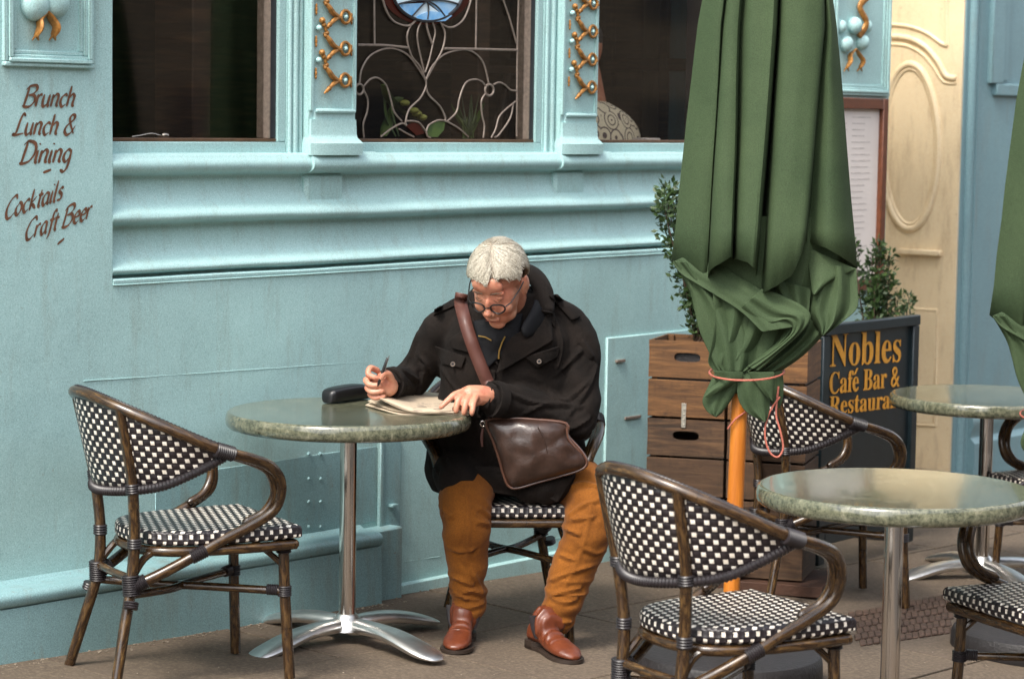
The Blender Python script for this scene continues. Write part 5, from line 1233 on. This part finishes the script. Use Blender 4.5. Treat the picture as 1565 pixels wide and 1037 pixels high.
# surface depth lookup on the coat along the camera ray
_dg=bpy.context.evaluated_depsgraph_get(); _dg.update()
_bm=bmesh.new(); _bm.from_mesh(co.data); coat_bvh=BVHTree.FromBMesh(_bm)
def cs(x,y,out=.004):
    d=ray(x,y).normalized(); r=coat_bvh.ray_cast(CAMP,d)
    if r[0] is None: return at(x,y,7.95)
    return r[0]-d*out
def cY(x,y,out=.006): return cs(x,y,out).y
drape('lapel',[(815,470),(848,478),(848,500),(822,470)],lambda x,y:cY(x,y,.012))
drape('lapel',[(772,520),(842,478),(846,520),(758,572)],lambda x,y:cY(x,y,.016),curve=.006)
drape('lapel',[(686,520),(712,500),(722,540),(692,532)],lambda x,y:cY(x,y,.012))
drape('lapel',[(716,478),(742,508),(764,560),(726,532)],lambda x,y:cY(x,y,.010))
drape('epaulette',[(838,450),(852,449),(888,484),(874,490)],lambda x,y:cY(x,y,.012),th=.007); drape('epaulette',[(664,472),(698,456),(700,465),(662,482)],lambda x,y:cY(x,y,.010),th=.006)
drape('pocket_flap',[(800,545),(856,528),(852,545),(822,562)],lambda x,y:cY(x,y,.010),th=.006); drape('pocket_flap',[(664,528),(712,545),(706,562),(676,556)],lambda x,y:cY(x,y,.009),th=.006)
drape('placket',[(742,560),(758,566),(744,640),(728,640)],lambda x,y:cY(x,y,.006),th=.005)
for x,y in ((824,552),(692,556)):
    q=cs(x,y,.016); bm=bmesh.new(); tube(bm,[q,q+V3(0,-.004,0)],.0085,16); bm2=bmesh.new(); cobj('button',bm,M['dark_frame']); tube(bm2,[q+V3(.0062*math.cos(a),-.0045,.0062*math.sin(a)) for a in [2*math.pi*k/14 for k in range(14)]],.0016,6,closed=True); cobj('button_rim',bm2,M['lead'])
# dark inner jacket with stand collar and brass zip
bm=bmesh.new(); tube(bm,catmull([V3(-.10,7.93,1.02),V3(-.11,8.0,1.08),V3(-.03,8.06,1.12),V3(.065,8.02,1.125),V3(.095,7.93,1.08),V3(.05,7.86,1.02)],5),[.02,.03,.034,.034,.034,.024],12,flat=(1.2,.6),round_end=True)
mobj('jacket_collar',bm,M['lining'])
drape('jacket_front',[(722,490),(800,478),(792,520),(742,566)],lambda x,y:cY(x,y,.010)-.004,mat=M['lining'],curve=.012)
brass=simple('brass_zip',(.45,.28,.08),.35,.8,.2)
bm=bmesh.new(); tube(bm,[cs(x,y,.030) for x,y in ((772,514),(767,524),(763,536),(762,548))],.0026,6); mobj('zip',bm,brass); bm=bmesh.new(); tube(bm,[cs(x,y,.030) for x,y in ((731,513),(742,515),(751,520))],.0020,6); mobj('zip',bm,brass)
# cuffs
def cuff(c,d,r,L=.03):
    bm=bmesh.new(); d=d.normalized(); tube(bm,[c-d*L,c-d*L*.3,c,c,c-d*L*.2],[r*1.02,r*1.06,r*1.04,r*.90,r*.84],20,cap=False); cobj('cuff',bm)
cuff(RW+V3(-.002,-.012,0),RW-RE,.050); cuff(LW_+V3(-.012,-.006,0),LW_-LE,.058,.035)
# coat hem point hanging between the knees, under the bag
drape('coat_hem',[(700,712),(880,712),(852,766),(748,752)],lambda x,y:7.885-.0*x,th=.008,curve=.03)
drape('coat_hem',[(800,735),(880,725),(852,768),(822,752)],lambda x,y:7.862,th=.007,curve=.015)
# ---- TROUSERS (one surface) 
tr=bmesh.new()
def tl(pts,rs_): tube(tr,catmull(pts,7),rs_,22,round_end=True)
loft(tr,[ell((0,8.17,.465),.19,.15),ell((0,8.16,.54),.20,.15),ell((0,8.14,.60),.18,.14)])
KL=at(712,768,7.86); KR=at(902,768,7.90)
tl([V3(-.09,8.15,.52),V3(-.115,8.03,.515),KL+V3(0,.03,.012),at(712,800,7.855),at(714,855,7.875),at(716,900,7.89),at(715,930,7.885)],[.095,.092,.088,.082,.067,.060,.057])
tl([V3(.10,8.15,.52),V3(.19,8.05,.515),KR+V3(0,.03,.010),at(900,800,7.88),at(880,860,7.875),at(862,910,7.865),at(853,944,7.86)],[.095,.092,.090,.086,.074,.066,.060])
tr=remesh(tr,.0055,5)
for v in tr.verts:
    c=v.co; w=nz((c.x,c.y,c.z*1.6),10,3)*.005
    zz=c.z+.35*abs(c.x-.06)
    kn=max(0,1-abs(c.z-.36)/.12); w+=.016*kn*(.25-abs(nz((c.x*6,c.y*4,zz*17),1,3))); bt=max(0,1-abs(c.z-.16)/.14); w+=.024*bt*(.25-abs(nz((c.x*5+c.z*5,c.y*5,c.z*19),1,6)))
    tp_=max(0,1-abs(c.z-.47)/.06); w+=.014*tp_*(.25-abs(nz((c.x*18+c.z*14,c.y*5,c.z*6),1,9)))
    v.co+=v.normal*w
creases(tr,[[(724,795),(753,802)],[(731,774),(745,785),(760,800)],[(667,769),(685,785)],[(667,792),(691,788)],[(678,873),(700,885),(721,893)],[(690,921),(715,928),(738,922)],[(688,900),(712,915)],[(721,870),(738,904)],[(672,830),(700,842),(722,840)],[.6,(712,745),(716,800),(712,860)],[(696,908),(722,903),(738,908)],
 [(858,797),(885,775),(915,763)],[(866,795),(905,790)],[(862,806),(884,816)],[(836,888),(870,875),(912,862)],[(826,921),(850,907),(886,898)],[(822,937),(848,950),(872,950)],[(830,905),(860,920),(880,915)],[(880,830),(910,845),(925,838)],[(850,845),(880,856)],[.6,(905,750),(892,830),(862,900)],[(870,745),(890,738),(925,745)]],.0058,.0080)
tro=mobj('trousers',tr,M['trouser'])
# ---- BOOTS
def boot(heel,toe,ankle,name='boot'):
    """heel, toe: ground points; ankle: top of shaft"""
    heel=Vector(heel); toe=Vector(toe); d=(toe-heel); L=d.length; d.normalize(); s=d.cross(Z).normalized(); u=s.cross(d)
    bm=bmesh.new(); rings=[]
    for f,hw,zt2,cb in [(0,.022,.060,0),(.05,.030,.09,0),(.16,.034,.105,0),(.32,.034,.108,0),(.46,.038,.088,0),(.60,.045,.068,0),(.74,.050,.056,0),(.86,.046,.048,0),(.95,.033,.038,0),(1.0,.015,.028,0)]:
        b0=.026 if f<.35 else .014; c=heel+d*(f*L); pr=[]
        for k in range(14):
            a=2*math.pi*k/14; y=math.sin(a); x=math.cos(a); zc2=(zt2+b0)/2; rz=(zt2-b0)/2
            pr.append(c+s*(hw*math.copysign(abs(x)**.8,x)*(1 if y<0 else .93))+u*(zc2+rz*math.copysign(abs(y)**(.75 if y<0 else 1),y)))
        rings.append(pr)
    loft(bm,rings); tube(bm,catmull([heel+d*.085+u*.07,heel+d*.075+u*.11,Vector(ankle)],5),[.044,.044,.046],16,round_end=True)
    bm=remesh(bm,.004,5)
    for v in bm.verts:
        q=(v.co-heel).dot(d)/L; zz=(v.co-heel).dot(u)
        if .15<q<.65 and zz>.05: v.co+=v.normal*.0022*math.sin(q*62+3*nz(v.co,18))
    b=mobj(name,bm,M['boot']); bm=bmesh.new(); rg=[]
    out=[(-.004,.018),(.02,.031),(.10,.036),(.20,.034),(.34,.031),(.50,.040),(.66,.051),(.80,.054),(.92,.045),(.99,.026),(1.02,.006)]
    L2=[heel+d*(f*L)+s*w for f,w in out]+[heel+d*(f*L)-s*w for f,w in out[::-1]]
    rg=[[p+u*z for p in L2] for z in (.004,.015)]; loft(bm,rg); mobj('sole',bm,M['sole'],b)
    bm=bmesh.new(); Lh=[heel+d*(f*L)+s*w for f,w in out[:4]]+[heel+d*(.26*L)]+[heel+d*(f*L)-s*w for f,w in out[:4][::-1]]; loft(bm,[[p-u*.001 for p in Lh],[p+u*.029 for p in Lh]]); mobj('heel',bm,M['sole'],b)
    bm=bmesh.new(); c=heel+d*.10+u*.095; 
    for sg in (-1,):
      tube(bm,[heel+d*.092+s*sg*.0375+u*.05,heel+d*.085+s*sg*.0435+u*.085,heel+d*.08+s*sg*.0445+u*.125],[.006,.012,.015],8,flat=(1,.35))
    mobj('elastic_gusset',bm,M['binding'],b)
    bm=bmesh.new(); sg=1; tube(bm,[heel+d*.092+s*sg*.0375+u*.05,heel+d*.085+s*sg*.0435+u*.085,heel+d*.08+s*sg*.0445+u*.125],[.006,.012,.015],8,flat=(1,.35)); mobj('elastic_gusset',bm,M['binding'],b)
def g3(p,dz=0): return V3(p[0],p[1],gz(p[0],p[1])+dz)
boot(g3((-.135,7.945)),g3((-.172,7.668)),at(714,938,7.885)+V3(0,0,.0))
boot(g3((.080,7.885)),g3((.222,7.650)),at(851,950,7.845))
# ================================================================ SHOULDER BAG
bag=thing('shoulder_bag','brown leather shoulder bag with piped edges resting on the mans lap','bag',at(820,740,7.86)); bpy.context.view_layer.update()
def bobj(name,bm,mat,**k):
    o=obj(name,bm,mat,None,**k); o.parent=bag; o.matrix_parent_inverse=bag.matrix_world.inverted(); return o
out=[(742,642),(752,672),(762,702),(770,730),(778,744),(792,746),(820,738),(860,727),(888,718),(898,708),(893,694),(880,678),(868,664),(866,646),(820,640),(780,638)]
OP=catmull([(x,y,0) for x,y in out],3,True); cxp,cyp=820,692
def bagpt(x,y,dep): return at(x,y,7.865+.0006*(x-820)*0-dep)
bm=bmesh.new(); rg=[]
for s,dep in ((.55,-.012),(.9,-.008),(.985,.004),(1,.02),(.985,.036),(.93,.050),(.82,.063),(.70,.069),(.58,.073),(.46,.076),(.34,.078),(.22,.079),(.10,.0795),(.03,.0795)):
    rg.append([bagpt(cxp+(p.x-cxp)*s,cyp+(p.y-cyp)*s,dep*1.02+(.010*nz(((cxp+(p.x-cxp)*s)*.03,(cyp+(p.y-cyp)*s)*.03,1),1.2)+.004*nz(((cxp+(p.x-cxp)*s)*.07,(cyp+(p.y-cyp)*s)*.05,4),1.2) if dep>.04 else 0)) for p in OP])
V=loft(bm,rg)
for v in bm.verts:   # soft dents in the leather
    p=v.co
    for (x,y,r,a) in ((790,668,.03,.010),(776,712,.03,.006),(872,692,.025,.008)):
        c=bagpt(x,y,.07); dd=(p-c).length; 
        if dd<r*1.6: v.co.y+=a*math.exp(-(dd/r*1.6)**2)
bb=bobj('bag_body',bm,M['bag']); sub(bb,1)
bm=bmesh.new(); tube(bm,[bagpt(cxp+(p.x-cxp)*.985,cyp+(p.y-cyp)*.985,.040) for p in OP],.0036,8,closed=True); bobj('piping',bm,M['piping'])
bm=bmesh.new(); tube(bm,[bagpt(cxp+(p.x-cxp)*1.0,cyp+(p.y-cyp)*1.0,.006) for p in OP],.0032,8,closed=True); bobj('piping',bm,M['piping'])
bm=bmesh.new(); tube(bm,catmull([bagpt(x,y,d) for x,y,d in ((822,652,.080),(830,668,.082),(836,690,.082),(840,712,.07))],4),.0016,5); bobj('seam',bm,M['bag'])
bm=bmesh.new(); tube(bm,catmull([bagpt(866,652,.05),bagpt(868,668,.052),bagpt(876,680,.05),bagpt(890,694,.04)],4),.0036,7); bobj('piping',bm,M['piping'])
bm=bmesh.new(); q=bagpt(738,647,.03); tube(bm,[q+V3(.008*math.cos(a),0,.009*math.sin(a)) for a in [2*math.pi*k/14 for k in range(14)]],.0028,7,closed=True); bobj('ring',bm,M['chrome'])
bm=bmesh.new(); tube(bm,catmull([bagpt(738,654,.03),bagpt(736,668,.032),bagpt(737,682,.032)],3),[.004,.005,.003],7,flat=(1,.5)); bobj('zip_pull',bm,M['strap'])
# strap across chest
Pc=[(706,448),(704,462),(708,480),(714,502),(722,526),(731,550),(740,572),(748,592),(752,615),(756,640)]
bm=bmesh.new(); pr=None
Q=catmull([(x,y,0) for x,y in Pc],4)
for i,p in enumerate(Q):
    a=Q[max(i-1,0)]; b=Q[min(i+1,len(Q)-1)]; d=(b-a).normalized(); q=Vector((-d.y,d.x,0))*9.8
    l=p+q; r=p-q; yy=min(cY(l.x,l.y,.020),cY(r.x,r.y,.020),cY(p.x,p.y,.022)) if p.y<585 else cY(p.x,560,.022)-.0
    c=[bm.verts.new(at(l.x,l.y,yy)),bm.verts.new(at(p.x,p.y,yy-.003)),bm.verts.new(at(r.x,r.y,yy))]
    if pr: bm.faces.new((pr[0],pr[1],c[1],c[0])); bm.faces.new((pr[1],pr[2],c[2],c[1]))
    pr=c
o=bobj('strap',bm,M['strap']); s_=o.modifiers.new('so','SOLIDIFY'); s_.thickness=.004; s_.offset=0
# ================================================================ ON THE TABLE
def tz(x,y,dz=0):   # point on table top plane from measurement
    return hit(x,y,V3(0,0,ZT+dz),Z)
npp=thing('newspaper','folded newspaper curling up at its left end under the mans hands','newspaper',tz(640,620)); bpy.context.view_layer.update()
def sheet(L,nr,fr,z0,curl,seed,mat=M['paper']):
    """nr/fr: near and far edge px lists (left->right); curl: height at left"""
    bm=bmesh.new(); A=catmull([tz(x,y) for x,y in nr],5); B=catmull([tz(x,y) for x,y in fr],5); m=24; g=[]
    for i in range(m+1):
        f=i/m
        def pk(Q,f):
            q=f*(len(Q)-1); a=min(int(q),len(Q)-2); return Q[a].lerp(Q[a+1],q-a)
        a,b=pk(A,f),pk(B,f); zz=z0+curl*max(0,1-f*2.0)**1.3+.003*nz((f*4,seed,0),1)
        g.append([bm.verts.new(a.lerp(b,k/6)+Z*(zz+.002*nz((f*5,k*.4,seed),1))) for k in range(7)])
    for i in range(m):
        for k in range(6): bm.faces.new((g[i][k],g[i+1][k],g[i+1][k+1],g[i][k+1]))
    o=obj('sheet',bm,mat,None); o.parent=npp; o.matrix_parent_inverse=npp.matrix_world.inverted(); s_=o.modifiers.new('so','SOLIDIFY'); s_.thickness=.0016; s_.offset=1
fr=[(585,607),(640,605),(690,607),(722,622)]
sheet(0,[(558,621),(600,632),(640,634),(680,634),(716,635)],fr,.001,.003,1)
sheet(0,[(562,620),(600,631),(640,634),(680,634),(714,635)],fr,.004,.012,2)
sheet(0,[(566,624),(602,632),(640,634.5),(680,634.5),(718,635)],fr,.008,.042,3); 
sheet(0,[(566,624),(602,632),(640,634),(680,634),(719,635)],fr,.010,.046,4)
ink=simple('newsprint_text',(.16,.14,.13),.9)
bm=bmesh.new(); rr=random.Random(2)
for k in range(26):
    x=rr.uniform(612,668); y=rr.uniform(612,628); a=tz(x,y,.0145); box(bm,a,V3(rr.uniform(.01,.03),0,0),V3(0,.003,0),Z*.0004)
o=obj('print_lines',bm,ink,None); o.parent=npp; o.matrix_parent_inverse=npp.matrix_world.inverted(); o['kind']='stuff'
# pen
bm=bmesh.new(); a=px(592,548,7.87); b=px(577,590,7.862); tube(bm,[a,a.lerp(b,.25),a.lerp(b,.9),b],[.0048,.0052,.0048,.0012],10,round_end=True)
pn=obj('pen',bm,M['black'],None); tag(pn,'slim black pen held in the mans writing hand','pen')
bm=bmesh.new(); tube(bm,[a+V3(.006,-.002,.012),a.lerp(b,.45)+V3(.006,-.003,.0)],.0013,6); o=obj('pen_clip',bm,M['chrome'],None); o.parent=pn
# spectacle case
bm=bmesh.new(); c=tz(529,613); dr=(tz(558,609)-tz(503,616)); Lc=dr.length; dr.normalize(); sc_=V3(-dr.y,dr.x,0); rg=[]
for f,hw,zt2 in ((-.54,.008,.018),(-.52,.022,.030),(-.47,.032,.038),(-.3,.036,.042),(0,.037,.044),(.3,.036,.044),(.47,.032,.040),(.53,.02,.03),(.55,.006,.022)):
    q=c+dr*(f*Lc*1.03); zc3=zt2*.62+.002; rg.append([q+sc_*(hw*math.copysign(abs(math.cos(a))**.6,math.cos(a)))+Z*(zc3+(zt2*.62)*math.copysign(abs(math.sin(a))**.6,math.sin(a))) for a in [2*math.pi*k/18 for k in range(18)]])
loft(bm,rg); cso=obj('glasses_case',bm,M['black'],None); sub(cso,1); tag(cso,'black zip spectacle case lying on the marble table left of the hand','case')
